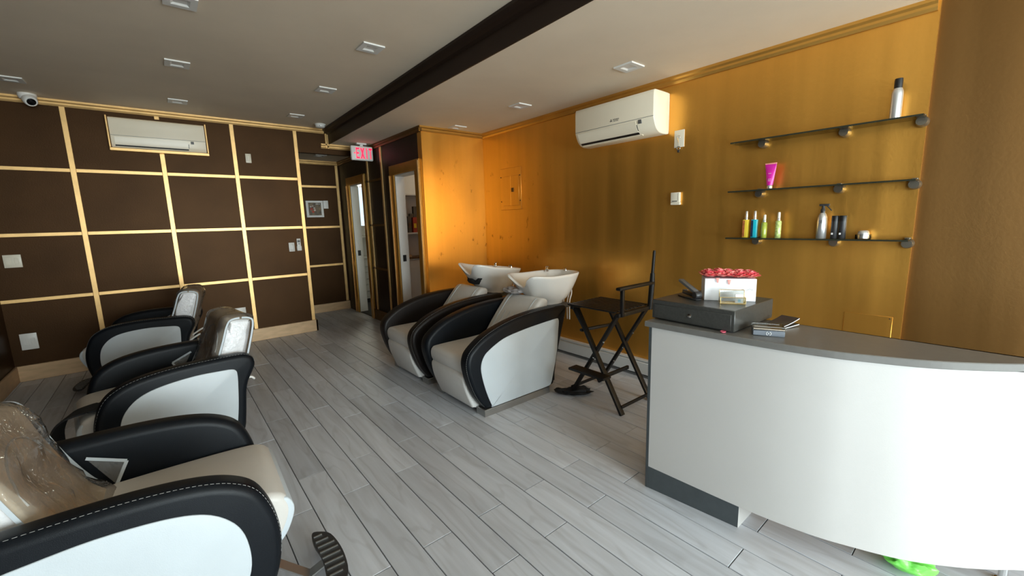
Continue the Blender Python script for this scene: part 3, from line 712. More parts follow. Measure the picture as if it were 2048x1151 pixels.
for z, a, b in ((.026, .019, .019), (.06, .024, .018), (.11, .030, .011), (.155, .035, .004), (.168, .036, .002), (.176, .036, .002)):
    rings.append([bm.verts.new((b*math.cos(q), a*math.sin(q), z)) for q in [2*PI*k/20 for k in range(20)]])
for i in range(5):
    for k in range(20): bm.faces.new((rings[i][k], rings[i][(k+1) % 20], rings[i+1][(k+1) % 20], rings[i+1][k]))
bm.faces.new(rings[0][::-1]); bm.faces.new(rings[-1]); tb = obj('tube_body', bm, 'magenta', t, 50)
bxo('crimp', (-.003, -.0365, .169), (.003, .0365, .178), 'rose_light', t, .001, 1)
for z in (.055, .066, .105): bxo('print_line', (-.0215+abs(z-.05)*.08, -.010, z), (-.0150, .006, z+.0025), 'paper', tb)
def spritzer(name, label, y, liq, lab, hgt, sq, capm='silver'):
    t = on_shelf(name, label, 'bottle', y, 2, group='small spray bottles on the bottom shelf')
    bh = hgt*.68
    if sq: bo = bxo('bottle_body', (-.018, -.019, 0), (.018, .019, bh), liq, t, .004, 2)
    else:
        bm = B(); lathe(bm, [(.017, 0), (.0185, .004), (.0185, bh*.93), (.014, bh*.98), (.010, bh)], 24); bo = obj('bottle_body', bm, liq, t, 40)
    if lab: bxo('label', (-.0188, .003, .006), (-.0170, .0175, bh-.006), lab, bo)
    bm = B(); lathe(bm, [(.0105, bh), (.0105, bh+.012), (.009, bh+.014)], 20); obj('collar', bm, 'silver', t, 40)
    bm = B(); lathe(bm, [(.0088, bh+.014), (.0092, bh+.02), (.0086, hgt-.004), (.006, hgt)], 20); obj('cap', bm, capm, t, 40)
spritzer('spray_bottle', 'small yellow bottle with orange label, leftmost on the bottom shelf', 1.305, 'yellow_liq', 'orange_lab', .192, True)
spritzer('spray_bottle', 'small turquoise bottle with a navy label on the bottom shelf', 1.247, 'cyan_liq', 'navy_lab', .192, True)
spritzer('spray_bottle', 'short olive green bottle right of the turquoise one', 1.182, 'green_liq', None, .163, False, 'ivory_plastic')
spritzer('spray_bottle', 'pale lime patterned bottle, rightmost of the four small bottles', 1.092, 'lime_liq', None, .178, False, 'ivory_plastic')
t = on_shelf('trigger_sprayer', 'white spray bottle with a dark trigger head on the bottom shelf', 'spray bottle', .838, 2)
bm = B(); lathe(bm, [(.026, 0), (.0285, .003), (.0285, .10), (.026, .135), (.018, .158), (.013, .165)], 28); sb = obj('bottle_body', bm, 'silver', t, 40)
bxo('print_mark', (-.0305, -.006, .10), (-.0260, .012, .118), 'grey_vent', sb)
bm = B(); lathe(bm, [(.0135, .165), (.0135, .185), (.010, .19), (.008, .21)], 20); obj('neck_cap', bm, 'dark_plastic', t, 40)
bm = B(); box(bm, (-.008, -.034, .208), (.008, .022, .222), .003, 1); obj('spray_head', bm, 'dark_plastic', t, 40)
bm = B(); tube(bm, [(0, -.018, .210), (0, -.032, .196), (0, -.046, .178)], .0035, 8); obj('trigger', bm, 'dark_plastic', t, 40)
for i, (y, lab) in enumerate(((.768, 'glossy black cylinder touching the white spray bottle side'), (.727, 'glossy black cylinder right of its twin on the bottom shelf'))):
    t = on_shelf('product_jar', lab, 'jar', y, 2, group='pair of black cylinders')
    bm = B(); lathe(bm, [(.0185, 0), (.0198, .002), (.0198, .110)], 28); jb = obj('jar_body', bm, 'dark_plastic', t, 40)
    bm = B(); lathe(bm, [(.0200, .110), (.0200, .142), (.0185, .145), (.002, .145)], 28); obj('lid', bm, 'black', t, 40)
    bxo('print_mark', (-.0203, .002, .025), (-.0150, .012, .037), 'paper', jb)
t = on_shelf('cream_jar', 'low clear cosmetic jar with a rounded lid on the bottom shelf', 'jar', .620, 2)
bm = B(); lathe(bm, [(.038, 0), (.040, .003), (.040, .026), (.037, .028)], 28); obj('base', bm, 'clear_acrylic', t, 40)
bm = B(); lathe(bm, [(.030, .003), (.030, .030), (.026, .046), (.018, .052), (.002, .053)], 28); obj('lid', bm, 'silver', t, 40)

# ------------------------------------------------------------------ reception desk
t = thing('reception_desk', 'curved white reception desk with a dark top', 'desk', (2.2, .5, 0))
cur = [(1.932, 1.205), (1.955, .71), (1.992, .46), (2.042, .31), (2.108, .165), (2.20, .038), (2.29, -.06), (2.37, -.135), (2.44, -.225), (2.485, -.33)]
C2 = [Vector((p.x-2.2, p.y-.5, 0)) for p in spline(cur, 5, False)]
def thick(pts, d):
    out = []
    n = len(pts)
    for i in range(n):
        tt = (pts[min(i+1, n-1)]-pts[max(i-1, 0)]).normalized(); out.append(pts[i]+Vector((-tt.y, tt.x, 0))*d)
    return out
back = thick(C2, .022)
bm = B(); zprism(bm, [(p.x, p.y) for p in C2]+[(p.x, p.y) for p in back[::-1]], .13, .928); obj('front_panel', bm, 'laminate', t, 25)
oc = thick(C2, -.014)
TOPB = 2.365-2.2
top = [(p.x, p.y) for p in oc]; top[0] = (top[0][0], .725)
bm = B(); zprism(bm, top+[(TOPB+.055, -.80), (TOPB, -.66), (TOPB, .725)], .928, .958); bmesh.ops.recalc_face_normals(bm, faces=bm.faces[:])
bmesh.ops.bevel(bm, geom=[e for e in bm.edges if abs(e.verts[0].co.z-e.verts[1].co.z) < 1e-5], offset=.003, segments=1, affect='EDGES'); obj('desk_top', bm, 'counter', t)
bxo('side_panel', (-.268, .690, 0), (.15, .708, .928), 'plinth', t, .001, 1)
bm = B(); zprism(bm, [(-.2655, .689), (-.219, .229), (-.19, .229), (-.235, .689)], 0, .130); pp = obj('plinth', bm, 'plinth', t)
bm = B(); zprism(bm, [(-.219, .2285), (-.217, .2265), (-.06, .2265), (-.06, .2285)], 0, .130); obj('plinth_end', bm, 'laminate', t)
bxo('inner_divider', (-.02, -.24, .14), (.14, -.222, .926), 'laminate', t); bxo('work_shelf', (-.10, -.22, .70), (.14, .688, .72), 'laminate', t)
bm = B(); lathe(bm, [(.022, 0), (.022, .01), (.014, .014), (.014, .20)], 18, (.26, -.60, 0)); obj('leg', bm, 'chrome', t, 40)

# cash drawer
DZ = 1.065
t = thing('cash_drawer', 'dark grey cash drawer box on the left end of the desk', 'cash drawer', (2.198, 1.006, .9582), math.radians(-1.5))
bxo('case', (-.215, -.215, .006), (.215, .215, DZ-.9582), 'drawer_box', t, .003, 1); bxo('front_drawer', (-.219, -.200, .012), (-.2155, .200, .085), 'drawer_box', t, .001, 1)
for x in (-.18, .18):
    for y in (-.18, .18):
        bm = B(); lathe(bm, [(.012, 0), (.012, .0065)], 12, (x, y, 0)); obj('foot', bm, 'black', t)
bm = B(); lathe(bm, [(.010, -.219), (.010, -.223), (.004, -.2235)], 16, (0, 0, .05), axis='x'); obj('lock', bm, 'chrome', t, 40)
tag(bxo('plastic_clip', (2.30, 1.205, DZ+.0002), (2.33, 1.225, DZ+.010), 'white_plastic', None, .004, 2), 'tiny white clip on the left corner of the cash drawer', 'clip')

# rose box
ang = math.atan2(.127, -.199)       # along the front edge
fx = Vector((.127, -.199, 0)).normalized(); fy = Vector((.199, .127, 0)).normalized()
org = Vector((2.133, 1.017, DZ+.0003))
rzb = math.atan2(fx.y, fx.x)
t = thing('rose_box', 'white rectangular gift box filled with coral red roses', 'flower box', org, rzb)
L_, Dp, Hb = .238, .135, .115
bxo('box', (0, 0, 0), (L_, Dp, Hb), 'box_white', t, .002, 1)
bxo('box_seam', (.002, -.0008, .050), (.10, .001, .0508), 'paper', t)
cv = B(); tube(cv, [(.168+.0095*i+.003*math.sin(i*2.1), -.0006, .058+.004*math.sin(i*1.9)+.0006*i) for i in range(7)], .0008, 5); obj('script_lettering', cv, 'grey_vent', t)
def rose(r):
    bm = B()
    for ring, (n, rr, hh, tilt) in enumerate(((3, .22, .95, .15), (5, .5, .9, .35), (6, .8, .70, .6), (7, 1.0, .45, .95))):
        for k in range(n):
            a = 2*PI*k/n+ring*.7; u = Vector((math.cos(a), math.sin(a), 0)); s = Vector((-u.y, u.x, 0))
            g = []
            for i in range(4):
                row = []
                for j in range(5):
                    q = (j-2)/2; h = i/3
                    rad = rr*(.45+.55*h)+tilt*.25*h*h
                    wdt = (.75 if ring else .55)*(.55+.45*math.sin(h*2.2))*rr+.12
                    p = u*(rad-.22*q*q*rr)+s*(q*wdt)+Vector((0, 0, hh*(h-.12*q*q*h)-.15-.22*max(0, h-.8)*tilt*4))
                    row.append(bm.verts.new(p*r))
                g.append(row)
            for i in range(3):
                for j in range(4): bm.faces.new((g[i][j], g[i][j+1], g[i+1][j+1], g[i+1][j])).material_index = (k+ring) % 2
    return bm
pr = rose(.030); ro = obj('rose', pr, ['rose', 'rose_light'], t, 60)
first = True
for j in range(3):
    for i in range(5):
        o = ro if first else ro.copy()
        if not first: COL.objects.link(o); o.parent = t
        first = False
        o.location = (.024+i*.0475+random.uniform(-.003, .003), .022+j*.044+random.uniform(-.003, .003), Hb+.006+.014*math.sin(j+1)*(1-abs(i-1.5)*.22)); o.rotation_euler = (random.uniform(-.2, .2), random.uniform(-.2, .2), random.uniform(0, 6))
        s = random.uniform(1.1, 1.3); o.scale = (s, s, s)
for k, (x, z) in enumerate(((.113, .100), (.06, .108))):
    bm = B(); rings = []
    for i in range(4):
        rings.append([bm.verts.new((x+(j-1)*.008*(1-i*.2), -.004-.005*math.sin(i*.9)-(.002 if j == 1 else 0), z+.01-i*.008)) for j in range(3)])
    for i in range(3):
        for j in range(2): bm.faces.new((rings[i][j], rings[i][j+1], rings[i+1][j+1], rings[i+1][j]))
    obj('drooping_petal', bm, 'rose_light', t, 60)

# card holder: glass with gold edges
t = thing('card_holder', 'clear glass business card holder with gold edges before the roses', 'card holder', (2.098, .918, DZ+.0006), rzb)
Wc, dc, hc, hb = .112, .042, .030, .062
pts = {'a': (0, 0, 0), 'b': (Wc, 0, 0), 'c': (Wc, dc, 0), 'd': (0, dc, 0), 'e': (0, 0, hc), 'f': (Wc, 0, hc), 'g': (Wc, dc, hb), 'h': (0, dc, hb), 'i': (0, dc, hc), 'j': (Wc, dc, hc)}
bm = B()
for p, q in ('ab', 'bc', 'cd', 'da', 'ae', 'bf', 'ef', 'ei', 'fj', 'ih', 'jg', 'gh', 'di', 'cj'): tube(bm, [Vector(pts[p])+Vector((0, 0, .002)), Vector(pts[q])+Vector((0, 0, .002))], .0016, 6)
obj('gold_edge', bm, 'gold_wire', t, 40)
for nm, q in (('front_glass', 'abfe'), ('back_glass', 'dcgh'), ('side_glass', 'adie'), ('side_glass', 'bcjf')):
    bm = B(); P = [Vector(pts[k])+Vector((0, 0, .002)) for k in q]; nn = (P[1]-P[0]).cross(P[2]-P[0]).normalized()*.0008
    va = [bm.verts.new(p+nn) for p in P]; vb = [bm.verts.new(p-nn) for p in P]
    bm.faces.new(va); bm.faces.new(vb[::-1])
    for k in range(4): bm.faces.new((va[k], va[(k+1) % 4], vb[(k+1) % 4], vb[k]))
    obj(nm, bm, 'clear_acrylic', t)
bxo('base_plate', (0, 0, 0), (Wc, dc, .002), 'gold_wire', t)
t2 = thing('business_card', 'pale business cards leaning in the glass holder', 'card', (2.098+fx.x*.068+fy.x*.012, .918+fx.y*.068+fy.y*.012, DZ+.003), rzb)
o = bxo('card_stack', (0, 0, .0), (.036, .006, .045), 'paper', t2); bxo('print_block', (.012, -.0006, .006), (.024, .0004, .020), 'card_blue', o)

# stapler
t = thing('stapler', 'black stapler with a grey raised arm beside the roses', 'stapler', (2.118, 1.055, DZ+.0003), math.atan2(.16, .085))
bm = B(); box(bm, (-.03, -.018, 0), (.135, .018, .008), .003, 1); obj('base', bm, 'dark_plastic', t, 40)
bm = B(); lathe(bm, [(.018, -.017), (.020, -.014), (.020, .014), (.018, .017)], 20, (-.012, 0, .026), axis='y'); obj('hinge', bm, 'dark_plastic', t, 40)
bm = B(); beam(bm, (-.015, 0, .020), (.10, 0, .028), .026, .018, bev=.004); obj('magazine_rail', bm, 'black', t, 40)
bm = B(); beam(bm, (-.012, 0, .038), (.135, 0, .088), .030, .016, bev=.005); obj('arm', bm, 'grey_vent', t, 40)
bxo('staple_plate', (.09, -.012, .032), (.098, .012, .042), 'chrome', t)

# small case with a round logo, magazines, petal
t = thing('card_terminal_case', 'slate blue case with a clear lid and round white logo on the desk', 'case', (2.0745, .672, .9583), math.atan2(-.103, .047)+PI/2-PI/2)
ax = Vector((.047, -.103, 0)).normalized(); t.rotation_euler = (0, 0, math.atan2(ax.y, ax.x)); t.location = (2.075, .690, .9583)
cb = bxo('case_body', (-.062, -.04, 0), (.062, .05, .026), 'slate_blue', t, .003, 1)
bm = B(); tube(bm, [(-.060, -.044, .032), (.060, -.044, .032)], .004, 8); obj('chrome_rim', bm, 'chrome', t, 40)
bxo('clear_lid', (-.062, -.043, .0265), (.062, .05, .042), 'clear_acrylic', t, .002, 1)
bm = B(); tube(bm, [(-.058, -.044, .043), (.060, -.044, .043)], .0022, 8); obj('lid_rim', bm, 'steel', t, 40)
for sgn in (-1, 1):
    bm = B(); pp_ = [(.0085*math.cos(a)*sgn*.95+sgn*.0012, -.0408, .0125+.0085*math.sin(a)) for a in [(-70+i*14)*PI/180 for i in range(11)]]; tube(bm, pp_, .0013, 6); obj('logo_arc', bm, 'paper', cb)
text_mesh('logo_letter', 'B', .010, 'paper', cb, axes((1, 0, 0), (0, 0, 1), (0, -1, 0), (0, -.0404, .0125)))
def magazine(name, label, loc, rz, w_, d_, lift, mats=('mag_cover', 'paper')):
    t = thing(name, label, 'magazine', loc, rz, 'magazines on the desk')
    bm = B(); n = 8
    A = []; Bq = []
    for i in range(n+1):
        x = w_*i/n; z = lift*(i/n)**2
        A.append([bm.verts.new((x, y, z)) for y in (0, d_)]); Bq.append([bm.verts.new((x, y, z+.004)) for y in (0, d_)])
    for i in range(n):
        bm.faces.new((A[i][0], A[i][1], A[i+1][1], A[i+1][0])); bm.faces.new((Bq[i][0], Bq[i+1][0], Bq[i+1][1], Bq[i][1]))
        for j in (0, 1): bm.faces.new((A[i][j], A[i+1][j], Bq[i+1][j], Bq[i][j]))
    bm.faces.new((A[0][0], Bq[0][0], Bq[0][1], A[0][1])); bm.faces.new((A[n][0], A[n][1], Bq[n][1], Bq[n][0]))
    obj('pages', bm, mats[1], t, 30)
    bm = B(); C_ = []
    for i in range(n+1):
        x = w_*i/n; z = lift*(i/n)**2+.0042
        C_.append([bm.verts.new((x, y, z+dz)) for y in (0, d_) for dz in (0, .0008)])
    for i in range(n):
        bm.faces.new((C_[i][1], C_[i+1][1], C_[i+1][3], C_[i][3])); bm.faces.new((C_[i][0], C_[i][2], C_[i+1][2], C_[i+1][0]))
        bm.faces.new((C_[i][0], C_[i+1][0], C_[i+1][1], C_[i][1])); bm.faces.new((C_[i][2], C_[i][3], C_[i+1][3], C_[i+1][2]))
    bm.faces.new((C_[0][0], C_[0][1], C_[0][3], C_[0][2])); bm.faces.new((C_[n][0], C_[n][2], C_[n][3], C_[n][1]))
    obj('cover', bm, mats[0], t, 30)
magazine('magazine', 'thin dark magazine lying at the bottom of the small pile', (2.14, .690, .9583), math.radians(-16), .19, .088, .008)
magazine('magazine', 'dark magazine with curled pale pages on top of the small pile', (2.155, .685, .9640), math.radians(-12), .195, .085, .026)
bm = B(); lathe(bm, [(.004, 0), (.015, .002), (.017, .007), (.010, .004), (.002, .002)], 14, sx=1, sy=.7); po = obj('rose_petal', bm, 'petal', None, 50, (1.966, .84, .9583))
tag(po, 'single pink petal lying in front of the cash drawer', 'petal')

# green plastic bag under the desk, chrome leg beside
bm = B(); bmesh.ops.create_icosphere(bm, subdivisions=4, radius=1)
for v in bm.verts:
    n_ = noise.noise(v.co*2.3)*.25+noise.noise(v.co*5)*.10
    v.co = Vector((v.co.x*.075*(1+n_), v.co.y*.09*(1+n_), max(-.0, (v.co.z*.5+.5))*.10*(1+n_)))
tag(obj('plastic_bag', bm, 'green_bag', None, 60, (2.262, .165, .0005)), 'crumpled bright green plastic bag on the floor under the desk', 'bag')

# ------------------------------------------------------------------ upholstered arm builder
def stitches(bm, path, v, ln=.010, gap=.006, w_=.0014):
    acc = 0; n = len(path)
    segs = []; tot = 0
    for i in range(n-1): tot += (path[i+1]-path[i]).length
    d = 0; i = 0; seglen = [(path[k+1]-path[k]).length for k in range(n-1)]
    def at(s):
        k = 0
        while k < n-2 and s > seglen[k]: s -= seglen[k]; k += 1
        tt = min(1, s/max(seglen[k], 1e-6)); return path[k].lerp(path[k+1], tt)
    while d < tot-ln:
        a = at(d); b = at(d+ln); beam(bm, (a.x, v, a.y), (b.x, v, b.y), w_, w_, (0, 1, 0)); d += ln+gap
ARM = spline([(0, .62), (.01, .665), (.05, .692), (.12, .70), (.30, .703), (.45, .698), (.58, .68), (.67, .648), (.735, .595), (.775, .50), (.79, .40), (.78, .30), (.75, .21), (.70, .165), (.5, .15), (.3, .15), (.14, .165), (.10, .20), (.083, .30), (.06, .477), (.012, .58)], 4)
INL = spline([(.112, .580), (.117, .602), (.140, .616), (.2, .622), (.33, .628), (.48, .615), (.58, .585), (.645, .53), (.68, .46), (.69, .36), (.67, .28), (.62, .23), (.45, .215), (.25, .215), (.16, .225), (.145, .26), (.128, .37), (.114, .52)], 4)
def shift(poly, dx): return [Vector((p.x+dx, p.y, 0)) for p in poly]
def upholstered_arm(t, poly, inl, v_in, v_out, r, black, white, st_range=None):
    bm = B(); rprism(bm, poly, min(v_in, v_out), max(v_in, v_out), r, 5); arm = obj('armrest', bm, black, t, 60)
    sg = 1 if v_out > v_in else -1
    bm = B(); a, b = sorted((v_out-sg*.012, v_out+sg*.004)); rprism(bm, inl, a, b, .003, 2); obj('white_panel', bm, white, arm, 60)
    if st_range:
        q = inset(poly, r*.10); path = q[st_range[0]:st_range[1]]
        bm = B(); stitches(bm, path, v_out-sg*r*.62); obj('stitching', bm, 'stitch', arm)
    return arm
CEN = -.42
def puff(bm, lo, hi, r, seg=4): box(bm, lo, hi, r, seg)
def styling_chair(label, loc, rz, wrap_seed):
    t = thing('styling_chair', label, 'chair', loc, rz, 'black and white salon styling chairs')
    pa = shift(ARM, CEN); pi = shift(INL, CEN)
    for s in (-1, 1): upholstered_arm(t, pa, pi, s*.255, s*.36, .034, 'leather', 'white_leather', (1, 44))
    # seat cushion with white front face
    sp = spline([(.10, .36), (.10, .48), (.14, .505), (.45, .512), (.72, .508), (.80, .495), (.835, .46), (.84, .40), (.80, .315), (.74, .28), (.5, .275), (.2, .275)], 5)
    bm = B(); rprism(bm, shift(sp, CEN), -.252, .252, .03, 4); st = obj('seat', bm, 'seat_beige', t, 60)
    fp = spline([(.812, .465), (.842, .455), (.852, .40), (.815, .315), (.765, .277), (.74, .285), (.80, .36)], 5)
    bm = B(); rprism(bm, shift(fp, CEN), -.245, .245, .008, 3); obj('front_roll', bm, 'white_leather', st, 60)
    # backrest
    bp = [(.30, .48), (.245, .55), (.19, .66), (.145, .78), (.115, .87), (.085, .912), (.02, .918), (-.03, .905), (-.045, .87), (-.02, .76), (.03, .60), (.09, .46), (.14, .42), (.25, .43)]
    bpl = shift(spline(bp, 5), CEN)
    bm = B(); rprism(bm, bpl, -.230, .230, .03, 4); bk = obj('backrest', bm, 'taupe', t, 60)
    sp2 = inset(bpl, .016)
    for s in (-1, 1):
        bm = B(); a, b = sorted((s*.222, s*.234)); rprism(bm, sp2, a, b, .003, 2); obj('side_panel', bm, 'wrap_white', bk, 60)
    fr = spline(bp[:5], 6, False)
    for y in (-.10, -.05, 0, .05, .10):     # channel seams on the lower half
        bm = B(); tube(bm, [(p.x+CEN+.0005, y, p.y) for p in fr[:14]], .0035, 6); obj('channel_seam', bm, 'taupe', bk, 60)
    bm = B(); arc = []
    for i in range(15):
        a = PI*i/14; zz = .70+.15*math.sin(a); 
        # find face x at that height
        xx = min(fr, key=lambda p: abs(p.y-zz)).x
        arc.append((xx+CEN+.001, .17*math.cos(a), zz))
    tube(bm, arc, .004, 6); obj('head_seam', bm, 'stitch', bk, 60)
    # plastic film still wrapped round the backrest
    rnd = wrap_seed
    ol = inset(bpl, -.014)
    bm = B(); rings = []
    ny = 16
    for j in range(ny+1):
        y = -.247+.494*j/ny
        e = abs(j-ny/2)/(ny/2); ins = 0 if e < .86 else (e-.86)/.14*.05
        q = inset(bpl, -.016+ins)
        ring = []
        for p in q:
            k3 = noise.noise(Vector((p.x*9+rnd, y*9, p.y*9)))*.021+noise.noise(Vector((p.x*25+rnd, y*25, p.y*25)))*.007
            ring.append(bm.verts.new((p.x+k3, y+k3, p.y+abs(k3)*.6)))
        rings.append(ring)
    n = len(bpl)
    for i in range(ny):
        for k in range(n): bm.faces.new((rings[i][k], rings[i][(k+1) % n], rings[i+1][(k+1) % n], rings[i+1][k]))
    fm = obj('plastic_wrap', bm, 'plastic_film', t, 80)
    # white printed border and flap corners of the bag
    for s in (-1, 1):
        sd = [Vector((p.x, p.y, 0)) for p in inset(bpl, .004)]
        bm = B(); lo_i = 1; 
        path = [(p.x, s*.2495, p.y) for p in sd[3:30]]; 
        for a, b in zip(path[:-1], path[1:]): beam(bm, a, b, .011, .0015, (0, 1, 0))
        path = [(p.x, s*.2495, p.y) for p in sd[30:58]]
        for a, b in zip(path[:-1], path[1:]): beam(bm, a, b, .011, .0015, (0, 1, 0))
        obj('film_border', bm, 'white_leather', fm)
        bxo('film_sticker', (-.03+CEN+.07, s*.2505-.001, .62), (-.03+CEN+.085, s*.2505+.001, .655), 'black', fm)
        bm = B(); c0 = (.235+CEN, s*.236, .64); c1 = (.345+CEN, s*.246, .585); c2 = (.305+CEN, s*.240, .50)
        for a, b in ((c0, c1), (c1, c2)): beam(bm, a, b, .012, .0018, (0, 1, 0), )
        obj('film_corner', bm, 'white_leather', fm)
        bm = B(); va = [bm.verts.new(Vector(p)+Vector((0, .0006, 0))) for p in (c0, c1, c2)]; vb = [bm.verts.new(Vector(p)-Vector((0, .0006, 0))) for p in (c0, c1, c2)]
        bm.faces.new(va); bm.faces.new(vb[::-1])
        for k in range(3): bm.faces.new((va[k], va[(k+1) % 3], vb[(k+1) % 3], vb[k]))
        obj('film_flap', bm, 'plastic_film', fm)
    # pedestal
    bm = B(); lathe(bm, [(.034, .03), (.034, .20), (.05, .21), (.05, .27)], 24); obj('column', bm, 'chrome', t, 40)
    bm = B(); lathe(bm, [(.27, 0), (.275, .008), (.25, .022), (.06, .036), (.04, .05)], 40); obj('base', bm, 'chrome', t, 40)
    bxo('under_frame', (-.26, -.25, .225), (.30, .25, .275), 'dark_plastic', t, .01, 2)
    # rear hand rail
    bm = B(); hp = spline([(-.31, -.15, .40), (-.42, -.15, .47), (-.455, -.14, .45), (-.455, 0, .45), (-.455, .14, .45), (-.42, .15, .47), (-.31, .15, .40)], 5, False); tube(bm, hp, .008, 10); obj('handle', bm, 'white_plastic', t, 50)
    # footrest
    bm = B(); hp = [(.22, .0, .20), (.36, .0, .10), (.47, .0, .055), (.52, .0, .06)]
    beam(bm, (.24, -.06, .21), (.47, -.155, .03), .045, .006); beam(bm, (.47, -.155, .03), (.56, -.155, .062), .045, .006); ft = obj('footrest', bm, 'steel', t)
    pad = B(); cp = spline([(.515, -.17), (.545, -.165), (.585, -.12), (.60, 0), (.585, .12), (.545, .165), (.515, .17), (.505, .10), (.515, 0), (.505, -.10)], 4)
    zprism(pad, [(p.x+.01, p.y*1.12-.155) for p in cp], .060, .072); po_ = obj('rubber_pad', pad, 'dark_plastic', ft)
    for i in range(9):
        y = -.14+.035*i; e = .590-.9*max(0, abs(y)-.06)**1.0*.55
        bm = B(); beam(bm, (.525, y*1.12-.155, .074), (e+.01, y*1.12-.155, .074), .006, .004); obj('grip_rib', bm, 'steel', po_)
    return t
styling_chair('nearest styling chair, turned toward the desk, beige seat and wrapped backrest', (-.15, 1.965, 0), math.radians(-2), 1.3)
styling_chair('middle styling chair of the row, facing the left wall', (-.086, 3.43, 0), math.radians(188), 7.7)
styling_chair('farthest styling chair, closest to the brown back wall', (-.215, 5.33, 0), math.radians(171), 4.1)
# black strap across the seat of the middle chair
bm = B()
sp = spline([(-.30, 3.22, .527), (-.37, 3.22, .529), (-.45, 3.21, .527), (-.52, 3.20, .505), (-.560, 3.19, .43), (-.565, 3.19, .32)], 5, False)
for off in (0,):
    A = []
    for i, p in enumerate(sp):
        d = (sp[min(i+1, len(sp)-1)]-sp[max(i-1, 0)]).normalized(); s = Vector((-d.y, d.x, 0)); s = s.normalized() if s.length > .2 else Vector((.2, -.98, 0)); s = Vector((.25, .97, 0))
        u = d.cross(s).normalized(); u = u if u.z > 0 or u.x < 0 else -u
        A.append([bm.verts.new(p+s*(.075*a)+u*(.004*b)) for a, b in ((-1, -1), (1, -1), (1, 1), (-1, 1))])
    for i in range(len(A)-1):
        for k in range(4): bm.faces.new((A[i][k], A[i][(k+1) % 4], A[i+1][(k+1) % 4], A[i+1][k]))
    bm.faces.new(A[0][::-1]); bm.faces.new(A[-1])
tag(obj('fabric_strap', bm, 'cloth_black', None, 40), 'black strap draped over the seat edge of the middle styling chair', 'strap')

# ------------------------------------------------------------------ backwash units
SARM = spline([(-.39, .057), (-.432, .075), (-.50, .17), (-.554, .30), (-.582, .42), (-.572, .50), (-.53, .558), (-.42, .631), (-.28, .685), (-.10, .728), (.108, .751), (.33, .757), (.44, .756), (.487, .745), (.488, .70), (.465, .62), (.42, .48), (.37, .30), (.335, .12), (.315, .065), (.26, .057), (.0, .057), (-.2, .057)], 4)
SINL = spline([(-.35, .066), (-.372, .08), (-.42, .20), (-.456, .336), (-.462, .42), (-.435, .485), (-.38, .53), (-.237, .592), (-.05, .622), (.12, .638), (.345, .652), (.375, .642), (.380, .61), (.372, .54), (.351, .343), (.297, .14), (.278, .088), (.24, .068), (.0, .066)], 4)
def superell(c, s, n): return math.copysign(abs(c)**(2/n), c), math.copysign(abs(s)**(2/n), s)
def bowl(parent):
    bm = B(); N = 56
    def rim(a):
        c, s = superell(math.cos(a), math.sin(a), 2.9)
        x = .555+.385*c; y = .235*s; z = .985
        if c < 0:
            g = math.exp(-(y/.125)**2)*min(1, -c*1.5)
            x += .13*g; z += .055*(-c)**2-.155*g
        return Vector((x, y, z))
    def ring(t):
        out = []
        for k in range(N):
            a = 2*PI*k/N; R_ = rim(a); bx_ = Vector((.62+.165*math.cos(a), .125*math.sin(a), .728))
            h = t; rr = 1-(1-h)**2.0
            rr = h**.62 if math.cos(a) > .2 else h**.80
            q = bx_.lerp(R_, rr); q.z = bx_.z+(R_.z-bx_.z)*h
            out.append(q)
        return out
    rows = []
    foot = [Vector((.62+.158*math.cos(2*PI*k/N), .12*math.sin(2*PI*k/N), .708)) for k in range(N)]
    rows.append([bm.verts.new(p) for p in foot])
    for i in range(0, 13): rows.append([bm.verts.new(p) for p in ring(i/12)])
    # rolled rim then inner wall
    top = ring(1.0); cen = Vector((.575, 0, .985))
    for dz, d in ((.008, .006), (.010, .016), (.004, .026)):
        rows.append([bm.verts.new(p+(Vector((cen.x, 0, p.z))-p).normalized()*d+Vector((0, 0, dz))) for p in top])
    for i in range(11, 1, -1):
        rows.append([bm.verts.new(p+(Vector((cen.x, 0, p.z))-p).normalized()*.028+Vector((0, 0, .012))) for p in ring(i/12)])
    for i in range(len(rows)-1):
        for k in range(N): bm.faces.new((rows[i][k], rows[i][(k+1) % N], rows[i+1][(k+1) % N], rows[i+1][k]))
    bm.faces.new(rows[0][::-1]); bm.faces.new(rows[-1])
    b = obj('basin', bm, 'ceramic', parent, 70)
    bm = B(); lathe(bm, [(.020, .985), (.020, 1.005), (.014, 1.012), (.012, 1.03), (.016, 1.036), (.004, 1.042)], 18, (.77, .165, 0)); tube(bm, [(.77, .165, 1.02), (.745, .14, 1.03), (.72, .12, 1.018)], .007, 8); obj('tap', bm, 'chrome', b, 40)
    bm = B(); tube(bm, spline([(.90, .03, .985), (.90, .03, 1.01), (.88, .02, 1.018), (.85, .01, 1.005)], 4, False), .008, 8); obj('spray_holder', bm, 'chrome', b, 40)
    return b
